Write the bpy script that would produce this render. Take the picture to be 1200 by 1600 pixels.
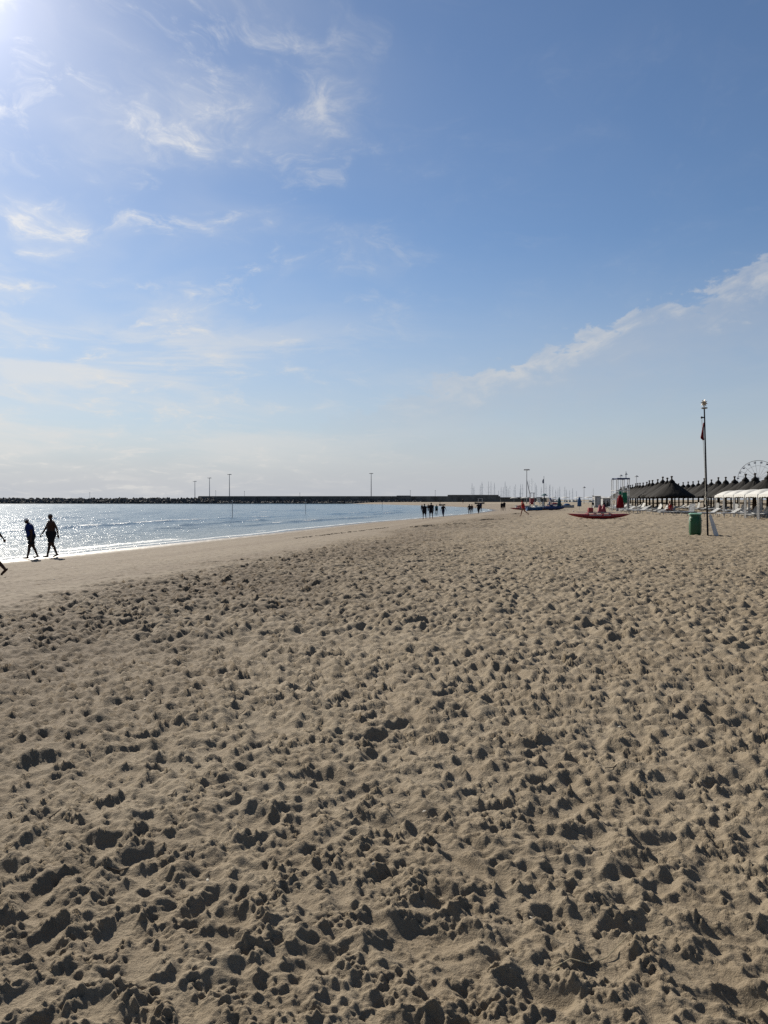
import bpy, bmesh, math, random
import numpy as np
from mathutils import Vector, Matrix, Euler

for o in list(bpy.data.objects):
    bpy.data.objects.remove(o)
SC = bpy.context.scene
COL = SC.collection
R = math.radians
random.seed(7)
RNG = np.random.default_rng(11)

# ------------------------------------------------------------------ camera
cam = bpy.data.cameras.new('camera')
cam.sensor_fit = 'VERTICAL'
cam.sensor_height = 32.0
cam.lens = 24.0
cam.clip_start = 0.05
cam.clip_end = 20000
CAM = bpy.data.objects.new('camera', cam)
COL.objects.link(CAM)
CAM.location = (0, 0, 2.35)
CAM.rotation_euler = (R(90 - 0.955), 0, 0)
SC.camera = CAM

# ------------------------------------------------------------------ sun and exposure
SUN_AZ, SUN_EL = R(-31.5), R(31.5)
SUN_DIR = Vector((math.sin(SUN_AZ) * math.cos(SUN_EL), math.cos(SUN_AZ) * math.cos(SUN_EL), math.sin(SUN_EL)))
sl = bpy.data.lights.new('sun', 'SUN')
sl.energy = 5.0
sl.angle = R(0.55)
sl.color = (1.0, 0.93, 0.82)
SUN = bpy.data.objects.new('sun', sl)
COL.objects.link(SUN)
SUN.rotation_euler = SUN_DIR.to_track_quat('Z', 'Y').to_euler()
SUN.location = (-40, 60, 60)
SC.view_settings.view_transform = 'Standard'
SC.view_settings.look = 'None'
SC.view_settings.gamma = 1.0
SC.view_settings.use_curve_mapping = False
SC.view_settings.exposure = 0.78
SC.cycles.use_denoising = False
SC.cycles.max_bounces = 6
SC.cycles.sample_clamp_indirect = 8
SC.cycles.sample_clamp_direct = 14

# ------------------------------------------------------------------ world: sky with thin cloud
W = bpy.data.worlds.new('World')
SC.world = W
W.use_nodes = True
nt = W.node_tree
nt.nodes.clear()


class NB:
    """small node-writing helper"""
    def __init__(s, tree):
        s.t = tree

    def n(s, kind, **kw):
        d = s.t.nodes.new(kind)
        for k, v in kw.items():
            setattr(d, k, v)
        return d

    def put(s, sock, v):
        if isinstance(v, bpy.types.NodeSocket):
            s.t.links.new(v, sock)
        elif v is not None:
            sock.default_value = v

    def m(s, op, a, b=None, c=None, clamp=False):
        d = s.n('ShaderNodeMath', operation=op, use_clamp=clamp)
        s.put(d.inputs[0], a)
        if b is not None:
            s.put(d.inputs[1], b)
        if c is not None:
            s.put(d.inputs[2], c)
        return d.outputs[0]

    def vm(s, op, a, b=None, scale=None):
        d = s.n('ShaderNodeVectorMath', operation=op)
        s.put(d.inputs[0], a)
        if b is not None:
            s.put(d.inputs[1], b)
        if scale is not None:
            s.put(d.inputs['Scale'], scale)
        return d.outputs['Value'] if op in ('DOT_PRODUCT', 'LENGTH') else d.outputs['Vector']

    def xyz(s, x, y, z):
        d = s.n('ShaderNodeCombineXYZ')
        for i, v in enumerate((x, y, z)):
            s.put(d.inputs[i], v)
        return d.outputs[0]

    def sep(s, v):
        d = s.n('ShaderNodeSeparateXYZ')
        s.put(d.inputs[0], v)
        return d.outputs

    def noise(s, vec, scale, detail=4.0, rough=0.5, dist=0.0, dims='3D'):
        d = s.n('ShaderNodeTexNoise', noise_dimensions=dims)
        s.put(d.inputs['Vector'], vec)
        s.put(d.inputs['Scale'], scale)
        s.put(d.inputs['Detail'], detail)
        s.put(d.inputs['Roughness'], rough)
        s.put(d.inputs['Distortion'], dist)
        return d.outputs['Fac']

    def ss(s, v, a, b, lo=0.0, hi=1.0):
        d = s.n('ShaderNodeMapRange', interpolation_type='SMOOTHSTEP')
        s.put(d.inputs['Value'], v)
        for k, q in zip(('From Min', 'From Max', 'To Min', 'To Max'), (a, b, lo, hi)):
            s.put(d.inputs[k], q)
        return d.outputs['Result']

    def mix(s, f, a, b, blend='MIX'):
        d = s.n('ShaderNodeMix', data_type='RGBA', blend_type=blend)
        s.put(d.inputs['Factor'], f)
        s.put(d.inputs[6], a)
        s.put(d.inputs[7], b)
        return d.outputs[2]


def c4(c):
    return (c[0], c[1], c[2], 1.0)


B = NB(nt)
tc = B.n('ShaderNodeTexCoord')
DIR = B.vm('NORMALIZE', tc.outputs['Generated'])
sky = B.n('ShaderNodeTexSky', sky_type='NISHITA')
sky.sun_disc = False
sky.sun_elevation = SUN_EL
sky.sun_rotation = SUN_AZ
sky.air_density = 1.0
sky.dust_density = 0.2
sky.ozone_density = 3.0
sky.altitude = 0
dx, dy, dz = B.sep(DIR)
az = B.m('ARCTAN2', dx, dy)                       # radians, 0 straight ahead, + to the right
el = B.m('ARCSINE', dz)
azd = B.m('MULTIPLY', az, 57.2958)
eld = B.m('MULTIPLY', el, 57.2958)
# high cirrus on a plane overhead
den = B.m('ADD', B.m('MAXIMUM', dz, 0.0), 0.20)
pv = B.xyz(B.m('DIVIDE', dx, den), B.m('DIVIDE', dy, den), 0.0)
wob = B.noise(pv, 1.7, 4, 0.55)
wob2 = B.noise(B.vm('ADD', pv, (5.2, 8.1, 1.0)), 1.7, 4, 0.55)
pvs = B.vm('ADD', pv, B.xyz(B.m('MULTIPLY_ADD', wob, 0.5, -0.25), B.m('MULTIPLY_ADD', wob2, 0.5, -0.25), 0.0))
big = B.noise(B.vm('ADD', pvs, (1.15, 6.6, 0.0)), 2.6, 3, 0.5, 0.2)
fine = B.noise(B.vm('MULTIPLY', B.vm('ADD', pvs, (3.1, 1.7, 0.0)), (1.0, 0.75, 1.0)), 4.6, 10, 0.62, 0.2)
wisp = B.noise(B.vm('ADD', pvs, (7.9, 0.4, 2.0)), 7.5, 9, 0.68, 0.1)
side = B.ss(azd, -20.0, 9.0, 1.0, 0.06)           # more cloud towards the sun's side
cir = B.m('MULTIPLY', B.ss(big, 0.38, 0.62), B.ss(fine, 0.43, 0.66))
cir = B.m('MULTIPLY', cir, B.ss(wisp, 0.30, 0.62, 0.35, 1.0))
tuft = B.m('MULTIPLY', B.ss(fine, 0.45, 0.62), B.ss(wisp, 0.47, 0.70))
cir = B.m('MULTIPLY', B.m('ADD', cir, B.m('MULTIPLY', tuft, 1.7)), side)
veil = B.m('MULTIPLY', B.ss(big, 0.25, 0.70), B.m('MULTIPLY', side, 0.16))
# one long bank of low cumulus climbing to the right
av = B.xyz(B.m('MULTIPLY', azd, 0.1), B.m('MULTIPLY', eld, 0.16), 0.0)
wr = B.noise(av, 1.3, 7, 0.6, 0.5)
wr2 = B.noise(B.vm('ADD', av, (4.0, 9.0, 0.0)), 3.6, 9, 0.62, 0.3)
line = B.m('MULTIPLY_ADD', B.m('SUBTRACT', azd, 6.6), 0.31, 8.6)
off0 = B.m('SUBTRACT', eld, line)
tilt_v = B.xyz(B.m('MULTIPLY', azd, 0.085), B.m('MULTIPLY', off0, 0.30), 1.5)      # streaks run along the bank
strk = B.noise(tilt_v, 1.6, 8, 0.62, 0.3)
off = B.m('ADD', off0, B.m('MULTIPLY', B.m('SUBTRACT', wr, 0.5), 3.2))
off = B.m('ADD', off, B.m('MULTIPLY', B.m('SUBTRACT', wr2, 0.5), 6.5))
top = B.ss(off, 0.15, 0.75, 1.0, 0.0)
und = B.ss(off, -2.1, 0.1, 0.0, 1.0)
along = B.m('MULTIPLY', B.ss(azd, 1.0, 10.0), B.ss(azd, 30.0, 60.0, 1.0, 0.0))
bank = B.m('MULTIPLY', B.m('MULTIPLY', top, und), along)
bank = B.m('MULTIPLY', bank, B.m('MULTIPLY', B.ss(strk, 0.38, 0.60, 0.05, 1.0), B.ss(wr2, 0.30, 0.60, 0.45, 1.0)))
# scattered tufts above the bank
tuf = B.m('MULTIPLY', B.ss(wr2, 0.60, 0.72), B.m('MULTIPLY', B.ss(off, 5.0, 1.0), B.ss(off, 0.3, 1.2)))
tuf = B.m('MULTIPLY', tuf, B.m('MULTIPLY', along, 0.5))
# milky layer under the bank and along the horizon
haze = B.m('ADD', B.m('MULTIPLY', B.ss(eld, 2.0, 19.0, 1.0, 0.0), 0.60), B.m('MULTIPLY', B.ss(eld, 0.0, 6.0, 1.0, 0.0), 0.40))
lowc = B.m('MULTIPLY', B.ss(B.noise(B.xyz(B.m('MULTIPLY', azd, 0.060), B.m('MULTIPLY', eld, 0.30), 3.3), 1.2, 8, 0.6, 0.5), 0.44, 0.64),
           B.m('MULTIPLY', B.ss(eld, 1.0, 4.0), B.ss(eld, 10.0, 15.0, 1.0, 0.0)))
lowc = B.m('MULTIPLY', lowc, side)
underv = B.m('MULTIPLY', B.m('MULTIPLY', B.ss(off, -7.0, 0.0), B.ss(off, 0.0, 0.9, 1.0, 0.0)), B.m('MULTIPLY', B.ss(azd, -10.0, 6.0), 0.30))
cosang = B.vm('DOT_PRODUCT', DIR, tuple(SUN_DIR))
ang = B.m('MULTIPLY', B.m('ARCCOSINE', B.m('MINIMUM', cosang, 1.0)), 57.2958)
near_sun = B.m('POWER', 2.718, B.m('MULTIPLY', ang, -1.0 / 16.0))
# cloud light: brighter towards the sun (forward scatter)
cl_v = B.m('MULTIPLY_ADD', near_sun, 6.0, 7.4)
cl_col = B.vm('SCALE', (1.0, 0.985, 0.955), scale=cl_v)
hz_v = B.m('MULTIPLY_ADD', near_sun, 5.0, 5.6)
hz_col = B.vm('SCALE', (0.95, 0.99, 1.06), scale=hz_v)
skyc = B.vm('MULTIPLY', sky.outputs[0], (0.87, 0.935, 1.01))
c = B.mix(haze, skyc, hz_col)
c = B.mix(B.m('MINIMUM', veil, 0.6), c, cl_col)
c = B.mix(B.m('MINIMUM', underv, 0.5), c, hz_col)
c = B.mix(B.m('MINIMUM', B.m('MULTIPLY', cir, 0.42), 0.75), c, cl_col)
c = B.mix(B.m('MINIMUM', B.m('MULTIPLY', lowc, 0.60), 0.8), c, cl_col)
c = B.mix(B.m('MINIMUM', B.m('MULTIPLY', B.m('ADD', bank, tuf), 0.54), 0.9), c, cl_col)
# aureole of the sun shining through thin haze
aur = B.m('ADD', B.m('MULTIPLY', B.m('POWER', 2.718, B.m('MULTIPLY', ang, -1.0 / 2.6)), 22.0),
          B.m('MULTIPLY', B.m('POWER', 2.718, B.m('MULTIPLY', ang, -1.0 / 8.0)), 2.2))
c = B.vm('ADD', c, B.vm('SCALE', (1.0, 0.93, 0.95), scale=aur))
bg = B.n('ShaderNodeBackground')
B.put(bg.inputs['Color'], c)
bg.inputs['Strength'].default_value = 0.051
wo = B.n('ShaderNodeOutputWorld')
nt.links.new(bg.outputs[0], wo.inputs['Surface'])
W.cycles.sampling_method = 'MANUAL'
W.cycles.sample_map_resolution = 1024

# ------------------------------------------------------------------ materials
def new_mat(name):
    m = bpy.data.materials.new(name)
    m.use_nodes = True
    t = m.node_tree
    t.nodes.clear()
    b = NB(t)
    bs = b.n('ShaderNodeBsdfPrincipled')
    out = b.n('ShaderNodeOutputMaterial')
    t.links.new(bs.outputs[0], out.inputs['Surface'])
    return m, b, bs


def mat(name, col, rough=0.6, var=0.25, scale=6.0, bump=0.0, metal=0.0, stretch=(1, 1, 1), coord='Object', trans=0.0):
    m, b, bs = new_mat(name)
    t = b.n('ShaderNodeTexCoord')
    v = b.vm('MULTIPLY', t.outputs[coord], stretch)
    f = b.noise(v, scale, 6, 0.6, 0.2)
    k = b.ss(f, 0.3, 0.7)
    lo = tuple(x * (1 - var) for x in col)
    hi = tuple(min(1, x * (1 + var * 0.7)) for x in col)
    b.put(bs.inputs['Base Color'], b.mix(k, c4(lo), c4(hi)))
    b.put(bs.inputs['Roughness'], b.ss(f, 0.2, 0.8, max(0.05, rough - 0.1), min(1, rough + 0.1)))
    bs.inputs['Metallic'].default_value = metal
    bs.inputs['Specular IOR Level'].default_value = .5 if rough < .56 else .12
    if trans:
        bs.inputs['Transmission Weight'].default_value = trans
    if bump:
        bp = b.n('ShaderNodeBump')
        bp.inputs['Strength'].default_value = bump
        bp.inputs['Distance'].default_value = 0.02
        b.put(bp.inputs['Height'], b.noise(v, scale * 3, 6, 0.65))
        b.put(bs.inputs['Normal'], bp.outputs[0])
    return m


def tag(o, label=None, cat=None, group=None, kind=None):
    if label:
        o['label'] = label
    if cat:
        o['category'] = cat
    if group:
        o['group'] = group
    if kind:
        o['kind'] = kind
    return o


def link(name, me, parent=None, loc=(0, 0, 0), rot=(0, 0, 0)):
    o = bpy.data.objects.new(name, me)
    COL.objects.link(o)
    o.parent = parent
    o.location = loc
    o.rotation_euler = rot
    return o


def smooth(me, on=True):
    me.polygons.foreach_set('use_smooth', np.full(len(me.polygons), on))


def grid_mesh(name, X, Y, Z, attrs, wrap=True):
    """X,Y,Z: rows x cols vertex arrays -> mesh of quads; wrap joins the last column to the first"""
    nr, nc = X.shape
    me = bpy.data.meshes.new(name)
    co = np.stack([X, Y, Z], -1).reshape(-1, 3).astype(np.float32)
    me.vertices.add(len(co))
    me.vertices.foreach_set('co', co.ravel())
    j = np.arange(nc if wrap else nc - 1)
    j2 = (j + 1) % nc
    i = np.arange(nr - 1)[:, None] * nc
    q = np.stack([i + j, i + nc + j, i + nc + j2, i + j2], -1).reshape(-1, 4)
    q = q[:, ::-1]
    nf = len(q)
    me.loops.add(nf * 4)
    me.loops.foreach_set('vertex_index', q.ravel().astype(np.int32))
    me.polygons.add(nf)
    me.polygons.foreach_set('loop_start', (np.arange(nf) * 4).astype(np.int32))
    me.polygons.foreach_set('loop_total', np.full(nf, 4, np.int32))
    me.update(calc_edges=True)
    smooth(me)
    for k, a in attrs.items():
        at = me.attributes.new(k, 'FLOAT', 'POINT')
        at.data.foreach_set('value', a.astype(np.float32).ravel())
    return me


def vnoise(x, y, seed=0):
    """smooth value noise, roughly 0..1, one feature per unit"""
    xi = np.floor(x).astype(np.int64)
    yi = np.floor(y).astype(np.int64)
    u = x - xi
    v = y - yi
    u = u * u * u * (u * (u * 6 - 15) + 10)
    v = v * v * v * (v * (v * 6 - 15) + 10)

    def h(a, b):
        n = (a * 374761393 + b * 668265263 + seed * 1442695041) & 0xffffffff
        n = ((n ^ (n >> 13)) * 1274126177) & 0xffffffff
        return ((n ^ (n >> 16)) & 0xffff) / 65535.0
    return (h(xi, yi) * (1 - u) + h(xi + 1, yi) * u) * (1 - v) + (h(xi, yi + 1) * (1 - u) + h(xi + 1, yi + 1) * u) * v


def sst(x, a, b):
    t = np.clip((x - a) / (b - a), 0, 1)
    return t * t * (3 - 2 * t)


# ------------------------------------------------------------------ lie of the beach: shoreline and profile
SH=np.array([(-75,-110),(-40,-32),(-26.5,0),(-20.5,14),(-14.9,29.4),(-10.9,43.4),(-8.3,53),(-5.2,65.6),(-1.8,78),(3.4,93),(9,110),(15,130),(20.5,152),(23.5,175),(23.5,205),(20,250),(11,297),(-2,345),(-14,388),(-20,404)],float)
def catmull(P,n=5):
    Q=[]
    for i in range(len(P)-1):
        p0=P[max(i-1,0)];p1=P[i];p2=P[i+1];p3=P[min(i+2,len(P)-1)]
        for k in range(n):
            t=k/n
            Q.append(.5*((2*p1)+(-p0+p2)*t+(2*p0-5*p1+4*p2-p3)*t*t+(-p0+3*p1-3*p2+p3)*t**3))
    Q.append(P[-1]); return np.array(Q)
SHC=catmull(SH)
POLY=np.vstack([SHC,[(-20,440),(170,440),(170,520),(1200,520),(1200,-110)]])
GX0,GY0,GS=-160.,-110.,1.
def build_sd():
    xs=np.arange(GX0,260,GS); ys=np.arange(GY0,470,GS)
    X,Y=np.meshgrid(xs,ys)
    best=np.full(X.shape,1e9)
    inside=np.zeros(X.shape,bool)
    n=len(POLY)
    for i in range(n):
        a=POLY[i];b=POLY[(i+1)%n]
        dx,dy=b-a
        t=np.clip(((X-a[0])*dx+(Y-a[1])*dy)/(dx*dx+dy*dy),0,1)
        if i<len(SHC)+2: best=np.minimum(best,np.hypot(X-a[0]-t*dx,Y-a[1]-t*dy))
        c=((a[1]>Y)!=(b[1]>Y))
        with np.errstate(divide='ignore',invalid='ignore'):
            xi=(b[0]-a[0])*(Y-a[1])/(b[1]-a[1])+a[0]
        inside^=c&(X<xi)
    return np.where(inside,best,-best)
SD=build_sd()
def sdist(x,y):
    fx=np.clip((np.asarray(x,float)-GX0)/GS,0,SD.shape[1]-1.001);fy=np.clip((np.asarray(y,float)-GY0)/GS,0,SD.shape[0]-1.001)
    i=fx.astype(int);j=fy.astype(int);u=fx-i;v=fy-j
    return SD[j,i]*(1-u)*(1-v)+SD[j,i+1]*u*(1-v)+SD[j+1,i]*(1-u)*v+SD[j+1,i+1]*u*v
PD=[-200,-60,-20,-6,-2,0,3,8.5,11.5,14,25,45,70,200]
PZ=[-4,-2.5,-1.3,-.35,-.1,0,.09,.46,.67,.73,.79,.88,.93,.98]
def gz(x,y): return np.interp(sdist(x,y),PD,PZ)


# ------------------------------------------------------------------ trampled sand relief
def fft_noise(shape, cell, lam_lo, lam_hi, seed, slope=1.0):
    """band-limited gaussian noise, unit variance; wavelengths lam_lo..lam_hi in metres"""
    r = np.random.default_rng(seed)
    n = r.standard_normal(shape).astype(np.float32)
    F = np.fft.rfft2(n)
    fy = np.fft.fftfreq(shape[0], cell)[:, None]
    fx = np.fft.rfftfreq(shape[1], cell)[None]
    f = np.sqrt(fx * fx + fy * fy) + 1e-9
    band = np.exp(-(f * lam_lo) ** 2) * (1 - np.exp(-(f * lam_hi) ** 2))
    F *= band / f ** slope
    n = np.fft.irfft2(F, s=shape)
    return (n / n.std()).astype(np.float32)


class Raster:
    def __init__(s, x0, x1, y0, y1, cell, seed, clods):
        s.x0, s.y0, s.c = x0, y0, cell
        s.shape = (int((y1 - y0) / cell), int((x1 - x0) / cell))
        ys = y0 + (np.arange(s.shape[0]) + .5) * cell
        xs = x0 + (np.arange(s.shape[1]) + .5) * cell
        s.xs, s.ys = xs, ys
        f = fft_noise
        und = f(s.shape, cell, .5, 3.0, seed) * .014
        mid = f(s.shape, cell, .09, .38, seed + 1)
        mid2 = f(s.shape, cell, .055 if cell < .015 else .075, .26, seed + 2)
        kk = 1.0 if cell < .015 else 1.4
        s.h = und + kk * (.0115 * mid + .0150 * (0.7 - np.abs(mid2)))
        s.crumb = np.clip(.55 + .45 * f(s.shape, cell, .15, .9, seed + 3), 0.12, 1.5).astype(np.float32)
        s.seed = seed

    def stamp(s, px, py, ang, L, Wd, dep, soft, rim, tilt, keep, push):
        rad = L * .5 * 1.9 + .02
        i0 = int((py - rad - s.y0) / s.c)
        i1 = int((py + rad - s.y0) / s.c) + 1
        j0 = int((px - rad - s.x0) / s.c)
        j1 = int((px + rad - s.x0) / s.c) + 1
        i0, j0 = max(i0, 0), max(j0, 0)
        i1, j1 = min(i1, s.shape[0]), min(j1, s.shape[1])
        if i1 - i0 < 1 or j1 - j0 < 1:
            return
        X = s.xs[j0:j1][None] - px
        Y = s.ys[i0:i1][:, None] - py
        ca, sa = math.cos(ang), math.sin(ang)
        u = (X * ca + Y * sa) / (L * .5)
        v = (-X * sa + Y * ca) / (Wd * .5)
        v = v / (0.86 + .16 * np.tanh(2.5 * u)) + .12 * u * u
        th = np.arctan2(v, u)
        q = (np.abs(u) ** 2.6 + np.abs(v) ** 2.4) ** .4
        q = q * (1 + (.20 if L < .14 else .09) * np.sin(2 * th + px * 9) + (.13 if L < .14 else .06) * np.sin(5 * th + py * 11))
        a, b = 1 + soft * .5, 1 - soft
        t = np.clip((a - q) / (a - b), 0, 1)
        k = t * t * (3 - 2 * t)
        prof = dep * (1 + tilt * u - .25 * (v * v).clip(0, 1))
        ring = np.exp(-((q - 1.22) / (.16 + .25 * soft)) ** 2) * rim * (1 + push * u) * (1 + .5 * np.sin(5 * th + px * 7))
        old = s.h[i0:i1, j0:j1]
        ref = float(old.mean())
        s.h[i0:i1, j0:j1] = old * (1 - k * (1 - keep)) + k * (1 - keep) * ref - k * prof * .9 + ring
        cr = s.crumb[i0:i1, j0:j1]
        s.crumb[i0:i1, j0:j1] = cr * (1 - .88 * k * (1 - keep)) + .5 * np.exp(-((q - 1.35) / .28) ** 2) * (1 - keep)

    def lump(s, px, py, r, hgt):
        rad = r * 1.1
        i0 = max(int((py - rad - s.y0) / s.c), 0)
        i1 = min(int((py + rad - s.y0) / s.c) + 1, s.shape[0])
        j0 = max(int((px - rad - s.x0) / s.c), 0)
        j1 = min(int((px + rad - s.x0) / s.c) + 1, s.shape[1])
        if i1 - i0 < 1 or j1 - j0 < 1:
            return
        X = s.xs[j0:j1][None] - px
        Y = s.ys[i0:i1][:, None] - py
        q = np.clip(1 - (X * X + Y * Y) / (r * r), 0, 1)
        s.h[i0:i1, j0:j1] += hgt * np.sqrt(q) * (.6 + .4 * q)

    def slump(s, tan_max, its):
        """let slopes steeper than sand can hold slide down"""
        h = s.h
        T = s.c * tan_max
        for _ in range(its):
            for a, b_ in ((h[1:], h[:-1]), (h[:, 1:], h[:, :-1])):
                d = a - b_
                ex = (d - np.clip(d, -T, T)) * .24
                a -= ex
                b_ += ex

    def finish(s, fine):
        f = fft_noise
        s.h = np.where(s.h > 0, .050 * np.tanh(s.h / .050), .075 * np.tanh(s.h / .075)).astype(np.float32)
        if s.c < .015:
            h = s.h
            for _ in range(1):
                h[1:-1, 1:-1] = .5 * h[1:-1, 1:-1] + .125 * (h[:-2, 1:-1] + h[2:, 1:-1] + h[1:-1, :-2] + h[1:-1, 2:])
            n1 = f(s.shape, s.c, .022, .07, s.seed + 5)
            n2 = f(s.shape, s.c, .014, .05, s.seed + 6)
            n3 = f(s.shape, s.c, .014, .22, s.seed + 8, 1.25)
            s.h += s.crumb * (.0046 * (.8 - np.abs(n1)) + .0036 * n2 + .0042 * n3)
        else:
            n1 = f(s.shape, s.c, max(.05, s.c * 1.6), .2, s.seed + 5)
            s.h += s.crumb * .0135 * n1

    def sample(s, x, y):
        fx = np.clip((x - s.x0) / s.c - .5, 0, s.shape[1] - 1.001)
        fy = np.clip((y - s.y0) / s.c - .5, 0, s.shape[0] - 1.001)
        i = fx.astype(np.int32)
        j = fy.astype(np.int32)
        u = (fx - i).astype(np.float32)
        v = (fy - j).astype(np.float32)
        h = s.h
        return h[j, i] * (1 - u) * (1 - v) + h[j, i + 1] * u * (1 - v) + h[j + 1, i] * (1 - u) * v + h[j + 1, i + 1] * u * v


RN = Raster(-6.6, 6.6, .5, 10.0, .007, 21, True)
RM = Raster(-21, 29, 0.0, 46, .025, 31, False)
RF = Raster(-40, 100, -20, 170, .10, 41, False)


def foot_list():
    """footprints left all over the dry beach, older ones first"""
    out = []
    rg = np.random.default_rng(5)
    # scattered old prints, half filled in
    n = 20500
    r = np.sqrt(rg.uniform(0.6, 47.0 ** 2, n * 2))
    a = rg.uniform(R(-48), R(48), n * 2)
    x, y = r * np.sin(a), r * np.cos(a)
    for i in range(n * 2):
        if x[i] > 28 or y[i] < .5:
            continue
        dd = sdist(x[i], y[i])
        if dd < 2.0 or (dd < 11.2 + rg.uniform(-1.2, 1.2) and rg.random() > .22):
            continue
        age = rg.random()
        out.append((age, x[i], y[i], rg.normal(R(75), R(55)) + (math.pi if rg.random() < .5 else 0),
                    rg.uniform(.16, .29), rg.uniform(.085, .14)))
    # scuffs and half prints kicked up everywhere
    n = 40000
    r = np.sqrt(rg.uniform(1.5, 46.0 ** 2, n))
    r[:2200] = rg.uniform(1.4, 9.5, 2200)
    a = rg.uniform(R(-47), R(47), n)
    x, y = r * np.sin(a), r * np.cos(a)
    ok = (x < 28) & (sdist(x, y) > 11.0)
    for i in np.nonzero(ok)[0]:
        out.append((rg.uniform(.15, .8), x[i], y[i], rg.uniform(0, 6.28), rg.uniform(.05, .13), rg.uniform(.035, .085)))
    # walked trails
    for k in range(110):
        px, py = rg.uniform(-14, 24), rg.uniform(1, 40)
        hd = rg.normal(R(80), R(28)) + (math.pi if rg.random() < .5 else 0)
        st = rg.uniform(.55, .8)
        L = rg.uniform(.22, .30)
        for q in range(int(rg.integers(8, 40))):
            hd += rg.normal(0, .05)
            px += math.cos(hd) * st
            py += math.sin(hd) * st
            sd = (-1) ** q * .09
            fx, fy = px - math.sin(hd) * sd, py + math.cos(hd) * sd
            if sdist(fx, fy) < 10.5 or fx > 28 or fy < .8:
                continue
            out.append((rg.uniform(.8, 1.08), fx, fy, hd + (-1) ** q * .12, L, L * .42))
    out.sort(key=lambda t: t[0])
    return out


for (age, fx, fy, fa, L, Wd) in foot_list():
    rr = random.random
    dep = (.018 + .030 * age ** 3) * (.6 + .8 * rr())
    soft = .62 - .42 * age
    rim = (.006 + .009 * age) * (.3 + rr())
    if L < .14:
        dep, rim = dep * .48, rim * .8
    args = (fx, fy, fa, L, Wd, dep, soft, rim, (rr() - .5) * .9, .45 - .4 * age, (rr() - .3) * 1.2)
    if fy < 10.5 and abs(fx) < 6.6:
        pk = .45 + .75 * float(vnoise(np.array([fx * .9]), np.array([fy * .9]), 71)[0])
        RN.stamp(*args[:5], args[5] * pk * .66, args[6], args[7] * pk * .7, *args[8:])
    if fy > 6.5:
        RM.stamp(*args[:5], args[5] * (1.9 if L < .14 else 1.35), args[6], args[7] * 1.3, *args[8:])
for (hx, hy, hl, hw_, hd_, ha) in ((-.10, 5.1, .34, .24, .05, .2), (-.38, 4.35, .36, .26, .06, -.3), (.12, 2.72, .52, .34, .07, .5), (.85, 3.55, .55, .22, .045, .1), (-2.1, 4.6, .45, .3, .045, 1.2),
                                (1.9, 4.2, .42, .28, .045, .4), (-1.35, 3.0, .40, .26, .045, 2.2), (2.5, 6.4, .5, .35, .05, 0), (-3.4, 7.2, .5, .3, .045, 1), (1.2, 6.9, .5, .3, .05, 2)):
    RN.stamp(hx, hy, ha, hl * .8, hw_ * .8, hd_ * .62, .5, .012, .3, .5, .4)
RN.slump(.60, 44)
RM.slump(.58, 24)
for _ in range(30000):                       # clods of damp sand kicked up round the prints
    lx, ly = random.uniform(-6, 6), .8 + 9.0 * random.random() ** 1.15
    if abs(lx) > ly * 1.0 + .3:
        continue
    r_ = .0055 + .012 * random.random() ** 3.5
    if RN.crumb[int((ly - RN.y0) / RN.c), int((lx - RN.x0) / RN.c)] < .35 + .6 * random.random():
        continue
    RN.lump(lx, ly, r_, r_ * random.uniform(.5, .9))
RN.finish(True)
RM.finish(False)
RF.h += .030 * fft_noise(RF.shape, .10, .28, .8, 77)
RF.finish(False)


def relief(x, y):
    r = np.hypot(x, y)
    d = sdist(x, y)
    a = RN.sample(x, y) * (1 + .38 * sst(y, 3.6, 7.0))      # relief is scaled up a few metres out for stronger contrast
    b = RM.sample(x, y) * 1.22
    f = RF.sample(x, y) * 1.35
    w1 = sst(r, 8.0, 9.6)
    w1 = np.maximum(w1, sst(np.abs(x), 5.4, 6.1))
    w2 = np.maximum(sst(r, 38, 45), np.maximum(sst(x, 25, 28.5), sst(-x, 18, 20.5)))
    w2 = np.maximum(w2, sst(-y, -.95, -.5))
    h = a * (1 - w1) + b * w1
    h = h * (1 - w2) + f * w2
    edge = 11.6 + np.clip((38 - y) * .115, 0, 4.5) + 1.6 * (vnoise(x * .35, y * .35, 3) - .5) + .9 * (vnoise(x * 1.3, y * 1.3, 4) - .5)
    dry = sst(d, edge - .9, edge + 1.1)
    sm = .010 * (vnoise(x * .5, y * .18, 5) - .5) + .006 * (vnoise(x * 2.1, y * 1.4, 6) - .5) + .004 * (vnoise(x * 6, y * 5, 8) - .5)
    pr = np.clip(vnoise(x * 3.1, y * 2.3, 9) - .72, 0, 1) * .05 * sst(d, 1.2, 3.5)
    far = 1 - sst(r, 120, 168)
    return (h * dry + (sm - pr + .30 * h) * (1 - dry) * sst(d, -.5, 1.5)) * far, dry, d, d - edge


def sand_z(x, y):
    x = np.atleast_1d(np.asarray(x, float))
    y = np.atleast_1d(np.asarray(y, float))
    h = relief(x, y)[0]
    return float((gz(x, y) + h)[0])


def radii():
    r = [.25, .6, .9, 1.1]
    while r[-1] < 2.0:
        r.append(r[-1] + .009)
    while r[-1] < 2000:
        q = r[-1]
        if q < 22:
            dr = min(max(.0046, q * q / 1150.0), .040)
        elif q < 60:
            dr = .036 + (q - 22) * .0032
        elif q < 135:
            dr = .16 + (q - 60) * .006
        else:
            dr = q * .06
        r.append(q + dr)
    return np.array(r)


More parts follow.
